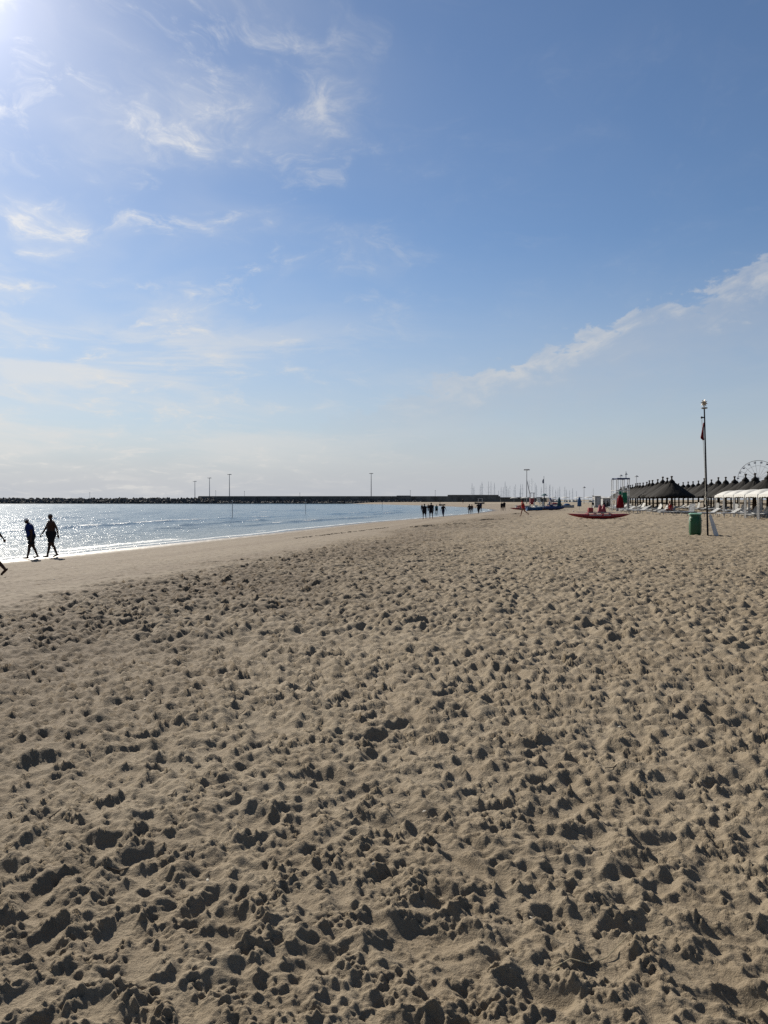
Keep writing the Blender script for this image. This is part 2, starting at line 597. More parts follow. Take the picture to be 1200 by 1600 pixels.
def angles(lo, hi, step, wing=0.0, wstep=.4):
    a = list(np.arange(lo, hi, step))
    if wing:
        a = list(np.arange(lo - wing, lo, wstep)) + a + list(np.arange(hi, hi + wing, wstep))
        lo, hi = lo - wing, hi + wing
    rest = 360 - (hi - lo)
    k = int(rest / 6)
    a += list(hi + (np.arange(k) + .5) * rest / k)
    return np.radians(np.array(a))


rr_ = radii()
aa_ = angles(-29.0, 29.0, .122, 16.0, .30)
Rg, Ag = np.meshgrid(rr_, aa_, indexing='ij')
X = Rg * np.sin(Ag)
Y = Rg * np.cos(Ag)
H, DRY, DD, BERM = relief(X, Y)
Z = gz(X, Y) + H
far = (Y > 440) | (X < -170) | (Y < -108)
Z = np.where(far & (DD < 20), np.minimum(Z, -3.0), Z)
sand_me = grid_mesh('sand', X, Y, Z, {'dry': DRY, 'shore': DD, 'berm': BERM})
print('sand tris', len(sand_me.polygons) * 2)

SAND, b, bs = new_mat('sand')
ta = b.n('ShaderNodeAttribute', attribute_name='dry')
ts = b.n('ShaderNodeAttribute', attribute_name='shore')
tco = b.n('ShaderNodeTexCoord')
P = tco.outputs['Object']
n_big = b.noise(P, .45, 4, .55, .3)
n_mid = b.noise(P, 3.0, 6, .6, .4)
n_fin = b.noise(P, 90.0, 5, .7)
n_grn = b.noise(P, 420.0, 2, .6)
dry_c = b.mix(b.ss(n_mid, .3, .7), c4((0.162, 0.128, 0.085)), c4((0.203, 0.166, 0.115)))
dry_c = b.mix(b.m('MULTIPLY', b.ss(n_big, .45, .7), .35), dry_c, c4((0.143, 0.111, 0.072)))
dry_c = b.mix(b.m('MULTIPLY', b.ss(n_fin, .35, .7), .35), dry_c, c4((0.132, 0.101, 0.067)))
dry_c = b.mix(b.m('MULTIPLY', b.ss(n_grn, .62, .72), .45), dry_c, c4((.62, .54, .42)))
dry_c = b.mix(b.m('MULTIPLY', b.ss(n_grn, .40, .30), .35), dry_c, c4((.16, .12, .085)))
wv = b.xyz(b.m('MULTIPLY', ts.outputs['Fac'], .9), b.m('MULTIPLY', b.sep(P)[1], .05), 0.0)
n_tide = b.noise(wv, 1.0, 5, .6, .3)
flat_c = b.mix(b.ss(n_tide, .35, .65), c4((0.114, 0.085, 0.056)), c4((0.144, 0.114, 0.078)))
flat_c = b.mix(b.m('MULTIPLY', b.ss(n_mid, .5, .72), .35), flat_c, c4((0.104, 0.080, 0.051)))
flat_c = b.mix(b.m('MULTIPLY', b.ss(n_grn, .62, .72), .3), flat_c, c4((.6, .52, .4)))
wet = b.ss(b.m('ADD', ts.outputs['Fac'], b.m('MULTIPLY', b.m('SUBTRACT', n_mid, .5), .8)), .2, 2.6, 1.0, 0.0)
flat_c = b.mix(wet, flat_c, c4((0.053, 0.041, 0.029)))
tb = b.n('ShaderNodeAttribute', attribute_name='berm')
damp = b.m('MULTIPLY', b.ss(tb.outputs['Fac'], -1.4, .8), b.ss(tb.outputs['Fac'], 2.0, 7.0, 1.0, 0.0))
damp = b.m('MULTIPLY', damp, b.ss(n_big, .3, .6, .45, .9))
dry_c = b.mix(damp, dry_c, c4((0.097, 0.072, 0.046)))
b.put(bs.inputs['Base Color'], b.mix(ta.outputs['Fac'], flat_c, dry_c))
b.put(bs.inputs['Roughness'], b.m('SUBTRACT', .95, b.m('MULTIPLY', wet, .6)))
bs.inputs['Specular IOR Level'].default_value = .25
n_crm = b.noise(P, 44.0, 6, .66, .5)
bp = b.n('ShaderNodeBump')
bp.inputs['Strength'].default_value = .9
bp.inputs['Distance'].default_value = .012
b.put(bp.inputs['Height'], b.m('MULTIPLY', b.m('ADD', n_crm, b.m('MULTIPLY', n_fin, .55)), b.m('MULTIPLY_ADD', ta.outputs['Fac'], .75, .25)))
b.put(bs.inputs['Normal'], bp.outputs[0])
sand_me.materials.append(SAND)
SANDO = tag(link('sand_beach', sand_me), 'wide beach of trampled pale brown sand', kind='structure')

# ------------------------------------------------------------------ sea
def sea_radii():
    r = [1.0, 10, 17, 21]
    while r[-1] < 14000:
        q = r[-1]
        if q < 60:
            dr = .19
        elif q < 140:
            dr = .19 + (q - 60) * .0045
        elif q < 410:
            dr = .55 + (q - 140) * .009
        else:
            dr = q * .12
        r.append(q + dr)
    return np.array(r)


rr_ = sea_radii()
aa_ = angles(-31, 15, .17, 10.0, .5)
Rg, Ag = np.meshgrid(rr_, aa_, indexing='ij')
X = Rg * np.sin(Ag)
Y = Rg * np.cos(Ag)
D = sdist(X, Y)
off = -D
amp = sst(off, .5, 9.0) * (1 - sst(Rg, 330, 420))
warp = 3.0 * (vnoise(X * .05, Y * .05, 11) - .5) + 1.2 * (vnoise(X * .17, Y * .17, 12) - .5)
ph = off + warp
Z = np.zeros_like(X)
for lam, a_, sk, sd in ((7.5, .040, .10, 1), (4.1, .022, -.22, 2), (2.3, .014, .35, 3), (1.25, .008, -.5, 4), (.75, .005, .7, 5)):
    mod = .35 + 1.3 * vnoise(X / (lam * 2.2) + 50, Y / (lam * 1.7), 20 + sd)
    s_ = np.sin((ph + sk * (X * .4 + Y * .9)) * 2 * math.pi / lam)
    Z += a_ * mod * (s_ + .35 * np.abs(s_))
Z *= amp
foam = np.zeros_like(X)
for s0, A, w, sd, thr in ((2.6, .10, .55, 31, .42), (6.3, .16, .75, 32, .50), (11.5, .16, .85, 33, .53), (18.5, .15, 1.0, 34, .56), (27, .15, 1.1, 35, .58), (39, .14, 1.3, 36, .60)):
    m_ = sst(vnoise(X * .055 + sd, Y * .055, sd), thr, thr + .16)
    sc = off + 2.6 * (vnoise(X * .06, Y * .06, sd + 9) - .5) - s0
    g = np.where(sc < 0, np.exp(-(sc / (w * .55)) ** 2), np.exp(-(sc / (w * 1.6)) ** 2))
    Z += A * g * m_ * sst(off, .4, 2.5)
    brk = sst(vnoise(X * .33, Y * .33, sd + 20), .52, .66)
    foam = np.maximum(foam, m_ * brk * np.exp(-((sc + w * .15) / (w * .30)) ** 2) * .75)
swl = off + 1.1 * (vnoise(X * .10, Y * .10, 60) - .5) + .35 * (vnoise(X * .6, Y * .6, 61) - .5)
foam = np.maximum(foam, np.exp(-((swl - .10) / .26) ** 2) * .95)
foam = np.maximum(foam, .62 * sst(vnoise(X * .16, Y * .16, 62), .50, .75) * np.exp(-((swl - 1.8) / 1.0) ** 2))
Z = Z + .03 * np.exp(-((swl - .1) / .5) ** 2)
sea_me = grid_mesh('sea', X, Y, Z, {'foam': foam, 'off': np.clip(off, -5, 400)})
print('sea tris', len(sea_me.polygons) * 2)
SEA, b, bs = new_mat('sea_water')
P = b.n('ShaderNodeTexCoord').outputs['Object']
tf = b.n('ShaderNodeAttribute', attribute_name='foam')
to = b.n('ShaderNodeAttribute', attribute_name='off')
Ps = b.vm('MULTIPLY', P, (1.0, .55, 1.0))
w1 = b.noise(Ps, 1.1, 5, .62, .5)
w2 = b.noise(Ps, 5.5, 4, .6, .6)
w3 = b.noise(P, 17.0, 3, .6, .4)
fz = b.noise(P, 3.2, 7, .68, .8)
shal = b.ss(to.outputs['Fac'], 0.0, 22.0, 1.0, 0.0)
wc = b.mix(shal, c4((.022, .062, .090)), c4((.085, .105, .100)))
fk = b.ss(b.m('ADD', tf.outputs['Fac'], b.m('MULTIPLY', b.m('SUBTRACT', fz, .5), 1.1)), .42, .72)
b.put(bs.inputs['Base Color'], b.mix(fk, wc, c4((.42, .43, .43))))
b.put(bs.inputs['Roughness'], b.m('MULTIPLY_ADD', fk, .65, .17))
bs.inputs['IOR'].default_value = 1.333
bp = b.n('ShaderNodeBump')
bp.inputs['Strength'].default_value = 1.0
bp.inputs['Distance'].default_value = .125
b.put(bp.inputs['Height'], b.m('ADD', b.m('MULTIPLY', w1, 1.25), b.m('ADD', b.m('MULTIPLY', w2, .36), b.m('MULTIPLY', w3, .06))))
b.put(bs.inputs['Normal'], bp.outputs[0])
sea_me.materials.append(SEA)
tag(link('sea_water', sea_me), 'rippled grey blue sea glittering under the sun', kind='structure')


# ------------------------------------------------------------------ mesh building helpers
class MB:
    """collects simple solids into one mesh"""
    def __init__(s):
        s.bm = bmesh.new()

    def loft(s, rings, cap=True, closed=True):
        vs = [[s.bm.verts.new(p) for p in r] for r in rings]
        n = len(vs[0])
        for a, b_ in zip(vs[:-1], vs[1:]):
            for i in range(n if closed else n - 1):
                j = (i + 1) % n
                try:
                    s.bm.faces.new((a[i], a[j], b_[j], b_[i]))
                except ValueError:
                    pass
        if cap and closed:
            s.bm.faces.new(vs[0][::-1])
            s.bm.faces.new(vs[-1])
        return s

    def tube(s, p, q, r1, r2=None, n=8, cap=True):
        r2 = r1 if r2 is None else r2
        p, q = Vector(p), Vector(q)
        d = (q - p)
        if d.length < 1e-6:
            return s
        m = d.to_track_quat('Z', 'Y').to_matrix()
        rg = []
        for c_, r_ in ((p, r1), (q, r2)):
            rg.append([c_ + m @ Vector((r_ * math.cos(2 * math.pi * i / n), r_ * math.sin(2 * math.pi * i / n), 0)) for i in range(n)])
        return s.loft(rg, cap)

    def path(s, pts, rads, n=8):
        pts = [Vector(p) for p in pts]
        rg = []
        for i, p in enumerate(pts):
            a = pts[max(i - 1, 0)]
            b_ = pts[min(i + 1, len(pts) - 1)]
            m = (b_ - a).to_track_quat('Z', 'Y').to_matrix()
            r_ = rads[i] if isinstance(rads, (list, tuple)) else rads
            rg.append([p + m @ Vector((r_ * math.cos(2 * math.pi * k / n), r_ * math.sin(2 * math.pi * k / n), 0)) for k in range(n)])
        return s.loft(rg)

    def box(s, c, d, rot=None, bev=0.0):
        g = bmesh.ops.create_cube(s.bm, size=1.0)['verts']
        M_ = Matrix.Translation(Vector(c)) @ (Euler(rot).to_matrix().to_4x4() if rot else Matrix()) @ Matrix.Diagonal((*d, 1))
        for v in g:
            v.co = M_ @ v.co
        if bev:
            es = list({e for v in g for e in v.link_edges})
            bmesh.ops.bevel(s.bm, geom=es, offset=bev, segments=2, affect='EDGES', profile=.5)
        return s

    def lathe(s, prof, n=16, axis=(0, 0, 0), cap=True):
        rg = [[Vector((axis[0] + r_ * math.cos(2 * math.pi * i / n), axis[1] + r_ * math.sin(2 * math.pi * i / n), axis[2] + z)) for i in range(n)] for r_, z in prof]
        return s.loft(rg, cap)

    def ell(s, c, rad, rot=None, sub=2):
        g = bmesh.ops.create_icosphere(s.bm, subdivisions=sub, radius=1.0)['verts']
        M_ = Matrix.Translation(Vector(c)) @ (Euler(rot).to_matrix().to_4x4() if rot else Matrix()) @ Matrix.Diagonal((*rad, 1))
        for v in g:
            v.co = M_ @ v.co
        return s

    def mesh(s, name, m, sm=True):
        bmesh.ops.recalc_face_normals(s.bm, faces=s.bm.faces)
        me = bpy.data.meshes.new(name)
        s.bm.to_mesh(me)
        s.bm.free()
        me.materials.append(m)
        if sm:
            smooth(me)
            try:
                me.set_sharp_from_angle(angle=R(38))
            except Exception:
                pass
        return me

    def build(s, name, m, parent=None, sm=True):
        return link(name, s.mesh(name, m, sm), parent)


def empty(name, loc, rz=0.0, **kw):
    o = bpy.data.objects.new(name, None)
    COL.objects.link(o)
    o.empty_display_size = .3
    o.location = loc
    o.rotation_euler = (0, 0, rz)
    tag(o, **kw)
    return o


def children(o):
    return [c_ for c_ in bpy.data.objects if c_.parent == o]


def copy_tree(o, parent=None, kids=None):
    c_ = o.copy()
    COL.objects.link(c_)
    c_.parent = parent
    for ch in (kids[o.name] if kids else children(o)):
        copy_tree(ch, c_, kids)
    return c_


def kid_map(o, d=None):
    d = {} if d is None else d
    d[o.name] = children(o)
    for ch in d[o.name]:
        kid_map(ch, d)
    return d


def ground(x, y):
    return max(sand_z(x, y), 0.0)


# shared materials
M_THATCH = mat('dark_thatch', (.016, .0145, .013), .9, .5, 5.0, .6, stretch=(1, 1, .25))
M_POST = mat('dark_timber', (.050, .036, .026), .8, .4, 8.0, .4, stretch=(1, 1, .2))
M_WHITEP = mat('white_plastic', (.36, .36, .35), .6, .25, 4.0)
M_WHITECLOTH = mat('white_canvas', (.40, .395, .375), .8, .10, 3.0, .1)
M_MESHF = mat('grey_blue_sling_fabric', (.30, .34, .42), .8, .2, 6.0)
M_GREENP = mat('green_plastic', (.004, .062, .014), .5, .25, 3.0)
M_BLACK = mat('black_paint', (.006, .006, .009), .6, .3, 6.0)
M_STEEL = mat('grey_steel', (.26, .27, .28), .6, .2, 5.0)
M_WHITEPAINT = mat('white_paint', (.46, .46, .45), .6, .15, 5.0)
M_RED = mat('red_gelcoat', (.22, .010, .012), .4, .25, 3.0)
M_REDCLOTH = mat('red_cloth', (.16, .008, .014), .85, .25, 6.0)
M_BLUE = mat('blue_canvas', (.045, .10, .20), .8, .25, 4.0)
M_TEAL = mat('teal_canvas', (.035, .085, .10), .8, .25, 4.0)
M_NAVY = mat('navy_paint', (.015, .03, .10), .5, .3, 4.0)
M_GREENBOARD = mat('green_board', (.02, .16, .085), .6, .2, 3.0)
M_CONC = mat('weathered_concrete', (.115, .115, .105), .9, .35, .35, .4)
M_ROCK = mat('wet_breakwater_rock', (.085, .083, .078), .85, .5, .5, .5)
M_ALU = mat('mast_aluminium', (.38, .39, .40), .45, .15, 2.0, metal=.5)
M_GREYPANEL = mat('pale_grey_panel', (.38, .38, .37), .7, .15, 2.5)
M_BRONZE = mat('weathered_gilt', (.30, .23, .15), .5, .3, 12.0, metal=.3)
M_ROPE = mat('pale_rope', (.45, .42, .36), .9, .2, 10.0)

# ------------------------------------------------------------------ breakwater
def rock_mesh(name, spots, seed):
    """a heap of angular boulders, too far off to pick apart"""
    rg = random.Random(seed)
    ico = bmesh.new()
    bmesh.ops.create_icosphere(ico, subdivisions=1, radius=1.0)
    V0 = np.array([v.co[:] for v in ico.verts])
    F0 = np.array([[v.index for v in f.verts] for f in ico.faces])
    ico.free()
    V, F = [], []
    nr = np.random.default_rng(seed)
    for k, (x, y, z, r_) in enumerate(spots):
        v = V0 * nr.uniform(.7, 1.2, (len(V0), 1)) * (r_ * nr.uniform(.7, 1.3, 3))
        a = rg.uniform(0, 6.28)
        ca, sa = math.cos(a), math.sin(a)
        v = np.stack([v[:, 0] * ca - v[:, 1] * sa, v[:, 0] * sa + v[:, 1] * ca, v[:, 2]], 1) + (x, y, z)
        F.append(F0 + k * len(V0))
        V.append(v)
    me = bpy.data.meshes.new(name)
    me.from_pydata(np.vstack(V).tolist(), [], np.vstack(F).tolist())
    me.materials.append(M_ROCK)
    return me


rg = random.Random(3)
spots = []
for k in range(4600):
    x = rg.uniform(-460, -90)
    t = rg.uniform(-1, 1)
    h = 3.0 * (1 - abs(t)) ** .75
    if x > -112:
        h *= 1.0
    spots.append((x, 408 + t * 6.0, h - .35, rg.uniform(.4, .85)))
bw = empty('rock_breakwater', (-250, 408, 0), label='long low breakwater of dark piled rocks across the bay', cat='breakwater')
o = link('boulders', rock_mesh('boulders', [(a + 250, b_ - 408, z, r_) for a, b_, z, r_ in spots], 1), bw)
o['kind'] = 'stuff'
mb = MB()
mb.loft([[(x, y, z) for (y, z) in ((-7, -1.5), (-1.6, 2.5), (1.6, 2.5), (7, -1.5))] for x in (-210, 0, 160)])
mb.build('core', M_ROCK, bw, False)

hw = empty('harbour_wall', (0, 410, 0), label='dark concrete harbour wall standing behind the far end of the bay', cat='sea wall')
MB().loft([[(x, y, z) for (y, z) in ((-1.2, -1.0), (-.55, 4.0), (1.5, 4.0), (1.9, -1.0))] for x in np.linspace(-99, 62, 24)]).build('wall', M_CONC, hw, False)
MB().box((10.5, .35, 4.14), (7.5, 1.6, .36)).build('parapet', M_CONC, hw, False)
MB().box((47.5, .35, 4.32), (27, 1.6, .72)).build('parapet', M_CONC, hw, False)
for k, x in enumerate(np.arange(-92, 60, 12.0)):
    MB().box((x, -.93, 1.6), (.35, .5, 4.7), (R(7), 0, 0)).build('buttress', M_CONC, hw, False)
spots = []
for k in range(1500):
    x = rg.uniform(-100, 20)
    t = rg.random() ** 1.2
    spots.append((x, -1.2 - 5.0 * t, 1.9 * (1 - t) - .1, rg.uniform(.45, 1.0)))
o = link('boulders', rock_mesh('harbour_boulders', spots, 2), hw)
o['kind'] = 'stuff'
js = empty('low_jetty', (78, 430, 0), label='low dark jetty shed running on from the end of the harbour wall', cat='jetty')
MB().box((0, 0, 1.9), (26, 3, 2.4)).build('wall', M_CONC, js, False)
MB().loft([[(x, y, z) for (y, z) in ((-2, 3.05), (0, 3.5), (2, 3.05), (2, 2.9), (-2, 2.9))] for x in (-13.4, 13.4)]).build('roof', M_BLACK, js, False)

# tall light masts on the mole
def light_mast(x, y, h, r_, label, group=None, head=1.3, z0=0.0, hood=False):
    t = empty('light_mast', (x, y, z0), label=label, cat='light mast', group=group)
    MB().path([(0, 0, 0), (0, 0, h * .5), (0, 0, h)], [r_, r_ * .8, r_ * .55], 8).build('pole', M_STEEL, t)
    if hood:
        MB().lathe([(.05, h + .42), (.32, h + .2), (.62, h), (.58, h - .06), (.1, h - .02)], 14).build('lamp_head', M_STEEL, t)
    else:
        mb = MB().lathe([(head * .35, h - .1), (head * .5, h), (head * .5, h + .12), (head * .3, h + .2)], 12)
        for k in range(6):
            a = k * math.pi / 3
            mb.box((math.cos(a) * head * .75, math.sin(a) * head * .75, h + .02), (.42, .34, .26), (0, .5, a))
            mb.tube((0, 0, h + .05), (math.cos(a) * head * .7, math.sin(a) * head * .7, h + .05), .05, n=5)
        mb.build('lamp_head', M_STEEL, t)
    return t


light_mast(-86.5, 430, 16.2, .26, 'tallest of the three light masts behind the left end of the harbour wall', 'light masts on the harbour mole')
light_mast(-109, 480, 15.6, .26, 'middle one of three light masts above the end of the rock breakwater', 'light masts on the harbour mole')
light_mast(-128, 520, 14.4, .26, 'leftmost and shortest of three light masts above the rock breakwater', 'light masts on the harbour mole')
light_mast(-7.2, 432, 16.8, .27, 'lone light mast with wide lamp ring behind the middle of the harbour wall', 'light masts on the harbour mole')
SMALLP = [(-162, 423, 5.9, 'small marker post on top of the rock breakwater far left'), (-92, 420, 6.9, 'short post just left of the tallest light mast'),
          (-76.5, 421, 6.6, 'short post just right of the tallest light mast'), (-46, 420, 5.6, 'short post on harbour wall left of the lone light mast'),
          (14.4, 420, 6.9, 'short post by the raised block of the harbour wall'), (28, 420, 6.9, 'short post on harbour wall above the walking group')]
for x, y, h, lb in SMALLP:
    t = empty('marker_post', (x, y, 0), label=lb, cat='post', group='small posts along the mole')
    MB().path([(0, 0, 0), (0, 0, h)], [.10, .07], 6).build('pole', M_STEEL, t)
    MB().ell((0, 0, h + .1), (.22, .22, .18)).build('cap', M_STEEL, t)

# poles standing in the sea
for x, y, h, lb in ((-17.97, 91, 2.2, 'nearest and leftmost thin white pole standing in the shallow sea'), (-12.5, 122.5, 2.25, 'middle one of three thin white poles standing in the sea'),
                    (-.4, 176, 1.6, 'farthest and shortest thin pole standing in the sea')):
    t = empty('sea_pole', (x, y, -.9), label=lb, cat='pole', group='swimming limit poles')
    MB().path([(0, 0, 0), (0, 0, .9 + h * .5), (.02, 0, .9 + h)], [.045, .04, .035], 8).build('pole', M_STEEL, t)
    MB().lathe([(.055, h + .82), (.06, h + .86), (.06, h + .92), (.02, h + .95)], 8).build('cap', M_WHITEPAINT, t)

# ------------------------------------------------------------------ marina
SAILBOATS = [(66.4, 577.8, 14.5), (65.3, 556.5, 11.6), (75.6, 603.4, 13.4), (72.0, 564.8, 15.2), (71.1, 550.6, 13.8), (82.1, 604.3, 16.4), (95.6, 686.9, 18.4), (96.3, 668.1, 16.8), (83.0, 553.3, 8.5), (95.4, 625.9, 12.3), (90.6, 584.3, 11.6), (89.7, 567.6, 15.6), (88.9, 557.0, 12.1), (92.8, 574.3, 10.6), (113.6, 688.4, 14.4), (114.2, 672.6, 13.6), (115.4, 669.1, 15.3), (97.7, 551.6, 9.2), (105.1, 589.6, 14.1), (115.5, 640.3, 15.2), (124.0, 657.1, 18.8), (131.4, 676.7, 20.7), (133.9, 680.8, 17.1), (109.9, 553.9, 12.7), (130.6, 636.9, 12.4), (136.5, 647.5, 15.8), (134.0, 621.0, 13.7), (123.6, 568.4, 13.4), (136.0, 615.8, 12.6), (133.4, 596.1, 9.8), (153.6, 678.5, 12.0), (143.5, 627.6, 12.8), (138.4, 588.0, 12.2), (136.4, 574.3, 9.5), (142.8, 590.9, 9.2), (152.7, 621.3, 11.2), (144.9, 575.9, 8.6), (166.5, 609.0, 11.1)]


def sailboat_meshes(h):
    L = h * .72
    w = L * .15
    rg_ = []
    for t in np.linspace(0, 1, 9):
        y = (t - .5) * L
        k = (1 - (2 * t - .9) ** 2 * .82) if t > .45 else (1 - (t - .45) ** 2 * 1.3)
        k = max(k, .04)
        sh = 1.0 + .35 * (t - .4) ** 2 * 4
        rg_.append([(-w * k, y, sh), (-w * k * .9, y, .25), (-w * k * .35, y, -.25), (w * k * .35, y, -.25), (w * k * .9, y, .25), (w * k, y, sh)])
    hull = MB().loft(rg_).mesh('hull', M_WHITEP)
    cab = MB().box((0, -L * .02, 1.35), (w * 1.1, L * .36, .55), bev=.12).mesh('cabin', M_WHITEP)
    mast = MB().path([(0, L * .08, .9), (0, L * .08, h * .6), (0, L * .08, h)], [.13, .12, .08], 6)
    for zz in (.45, .72):
        mast.tube((-w * .8, L * .08, h * zz), (w * .8, L * .08, h * zz), .035, n=4)
    mast = mast.mesh('mast', M_ALU)
    rig = MB()
    for q in ((0, L * .5, 1.2), (0, -L * .48, 1.1), (-w, L * .05, 1.05), (w, L * .05, 1.05)):
        rig.tube((0, L * .08, h * .97), q, .012, n=3, cap=False)
    rig = rig.mesh('rigging', M_STEEL)
    boom = MB().path([(0, L * .07, 2.2), (0, -L * .15, 2.25), (0, -L * .36, 2.2)], [.16, .2, .1], 7).mesh('boom', M_NAVY)
    return [('hull', hull), ('cabin', cab), ('mast', mast), ('rigging', rig), ('boom', boom)]


sb_cache = {}
for i, (x, y, h) in enumerate(SAILBOATS):
    kq = round(h)
    if kq not in sb_cache:
        sb_cache[kq] = sailboat_meshes(kq)
    pos = sorted(SAILBOATS, key=lambda q: q[0] / q[1]).index((x, y, h))
    n1 = pos + 1
    nth = '%d%s' % (n1, 'th' if 10 < n1 < 14 else {1: 'st', 2: 'nd', 3: 'rd'}.get(n1 % 10, 'th'))
    t = empty('sailboat', (x, y, 0), rg.choice([0.1, 1.4, 1.6, -.2, 3.0]), label='distant sailing boat whose bare mast stands %s from the left in the marina' % nth, cat='sailboat', group='sailing boats moored in the distant marina')
    t.scale = (1, 1, h / kq)
    for nm, me in sb_cache[kq]:
        link(nm, me, t)

# ------------------------------------------------------------------ ferris wheel
fw = empty('ferris_wheel', (346, 711, .9), R(-26), label='big wheel with hanging gondolas rising behind the thatched umbrellas', cat='ferris wheel')
FR, FZ = 17.0, 20.2
def ring(mb, rad, y, r_, n=60):
    pts = [(rad * math.cos(2 * math.pi * k / n), y, FZ + rad * math.sin(2 * math.pi * k / n)) for k in range(n)]
    for k in range(n):
        mb.tube(pts[k], pts[(k + 1) % n], r_, n=5, cap=False)
    return mb
for y in (-.9, .9):
    ring(MB(), FR, y, .17).build('rim', M_STEEL, fw)
    ring(MB(), FR * .72, y, .07, 40).build('inner_ring', M_STEEL, fw)
for k in range(20):
    a = 2 * math.pi * (k + .5) / 20
    mb = MB()
    for y in (-.9, .9):
        mb.tube((0, y * .4, FZ), (FR * math.cos(a), y, FZ + FR * math.sin(a)), .10, n=4, cap=False)
    mb.build('spoke', M_STEEL, fw)
    gx, gz_ = FR * math.cos(a), FZ + FR * math.sin(a)
    g = MB().lathe([(.75, gz_ - 2.5), (1.05, gz_ - 2.2), (1.05, gz_ - 1.55), (.98, gz_ - 1.5)], 10, (gx, 0, 0)).build('gondola', M_NAVY, fw)
    mb = MB().tube((gx, -.9, gz_), (gx, .9, gz_), .06, n=4)
    for s_ in (-.8, .8):
        mb.tube((gx + s_, 0, gz_ - 1.5), (gx + s_, 0, gz_ - .7), .05, n=4)
    mb.build('hanger', M_STEEL, g)
    MB().lathe([(1.1, gz_ - .75), (.7, gz_ - .5), (.1, gz_ - .35)], 10, (gx, 0, 0)).build('canopy', M_WHITEP, g)
MB().lathe([(1.0, -1.4), (1.1, -.6), (1.1, .6), (1.0, 1.4)], 14).build('hub', M_STEEL, fw).location = (0, 0, FZ)
children(fw)[-1].rotation_euler = (R(90), 0, 0)
for s_ in (-1, 1):
    for y in (-2.4, 2.4):
        MB().tube((s_ * 8, y * 1.6, 0), (0, y * .6, FZ), .30, .2, 6).build('support_leg', M_STEEL, fw)

# ------------------------------------------------------------------ thatched umbrellas
def thatch_roof(seed, rad=2.38, z_e=1.86, z_p=3.62):
    rg_ = np.random.default_rng(seed)
    n = 72
    rings = []
    prof = [(1.0, 0.0), (.97, .06), (.80, .215), (.60, .415), (.40, .615), (.22, .80), (.10, .93), (.035, 1.0)]
    fac = 1 + .028 * np.abs(np.sin(np.arange(n) * math.pi * 5 / n)) - .014
    drop = rg_.uniform(-.12, .03, n)
    for k, (rr0, zz) in enumerate(prof):
        j = rg_.normal(0, .016, n) * (rr0 > .05)
        r_ = rad * rr0 * (fac if k < 5 else 1) * (1 + j)
        z = z_e + (z_p - z_e) * zz + rg_.normal(0, .016, n)
        if k == 0:
            z = z_e + drop
        a = np.arange(n) * 2 * math.pi / n
        rings.append([(r_[i] * math.cos(a[i]) if hasattr(r_, '__len__') else 0, r_[i] * math.sin(a[i]), z[i]) for i in range(n)])
    inner = []
    for rr0, zz in ((.965, -.02), (.6, .36), (.05, .94)):
        a = np.arange(n) * 2 * math.pi / n
        inner.append([(rad * rr0 * math.cos(q), rad * rr0 * math.sin(q), z_e + (z_p - z_e) * zz - .03) for q in a])
    return MB().loft(inner[::-1] + rings, cap=True).mesh('roof', M_THATCH, True)


roofs = [thatch_roof(s_) for s_ in (1, 2, 3)]
post_me = MB().path([(0, 0, -.3), (0, 0, 1.2), (0, 0, 3.5)], [.13, .12, .10], 10).mesh('post', M_POST)
cap_me = MB().lathe([(.36, 3.46), (.34, 3.56), (.14, 3.74), (.10, 3.80)], 12).mesh('cap', M_THATCH)
fin_me = MB().lathe([(.085, 3.78), (.07, 3.98), (.08, 4.0), (.13, 4.03), (.145, 4.08), (.10, 4.14), (.03, 4.17)], 10).mesh('finial', M_POST)
tray_me = MB().lathe([(.13, 1.0), (.52, 1.04), (.54, 1.06), (.54, 1.11), (.13, 1.11)], 16).mesh('shelf', M_POST)
rib_me = MB()
for k in range(8):
    a = k * math.pi / 4
    rib_me.tube((0, 0, 3.35), (2.2 * math.cos(a), 2.2 * math.sin(a), 1.92), .03, n=4)
rib_me = rib_me.mesh('ribs', M_POST)


def palapa(x, y, k, label, group):
    t = empty('thatched_umbrella', (x, y, ground(x, y) - .02), rg.uniform(0, 6.28), label=label, cat='beach umbrella', group=group)
    sc = rg.uniform(.97, 1.03)
    t.scale = (rg.uniform(.97, 1.02),) * 2 + (sc,)
    t.rotation_euler = (R(rg.uniform(-1.6, 1.6)), R(rg.uniform(-1.6, 1.6)), t.rotation_euler.z)
    link('post', post_me, t)
    rf = link('roof', roofs[k % 3], t)
    link('cap', cap_me, rf)
    link('finial', fin_me, rf)
    link('ribs', rib_me, t)
    link('shelf', tray_me, t)
    return t


ORD = ['first', 'second', 'third', 'fourth', 'fifth', 'sixth', 'seventh', 'eighth', 'ninth', 'tenth', 'eleventh', 'twelfth', 'thirteenth', 'fourteenth', 'fifteenth', 'sixteenth', 'seventeenth', 'eighteenth', 'nineteenth', 'twentieth']
for k in range(19):
    x, y = 31.5 + 1.07 * k, 84 + 4.5 * k
    lb = 'nearest dark thatched umbrella of the row behind the green bin' if k == 0 else ('farthest thatched umbrella showing left of the lifeguard tower' if k == 18 else ORD[k] + ' dark thatched umbrella of the seaward row, counting from the nearest')
    palapa(x, y, k, lb, 'thatched umbrellas of the seaward row')
for k in range(14):
    x, y = 35.3 + 1.05 * k, 70.7 + 4.5 * k
    lb = 'thatched umbrella at the right edge of the photo behind the white gazebos' if k == 0 else ORD[k] + ' dark thatched umbrella of the middle row, counting from the right edge'
    palapa(x, y, k + 1, lb, 'thatched umbrellas of the middle row')
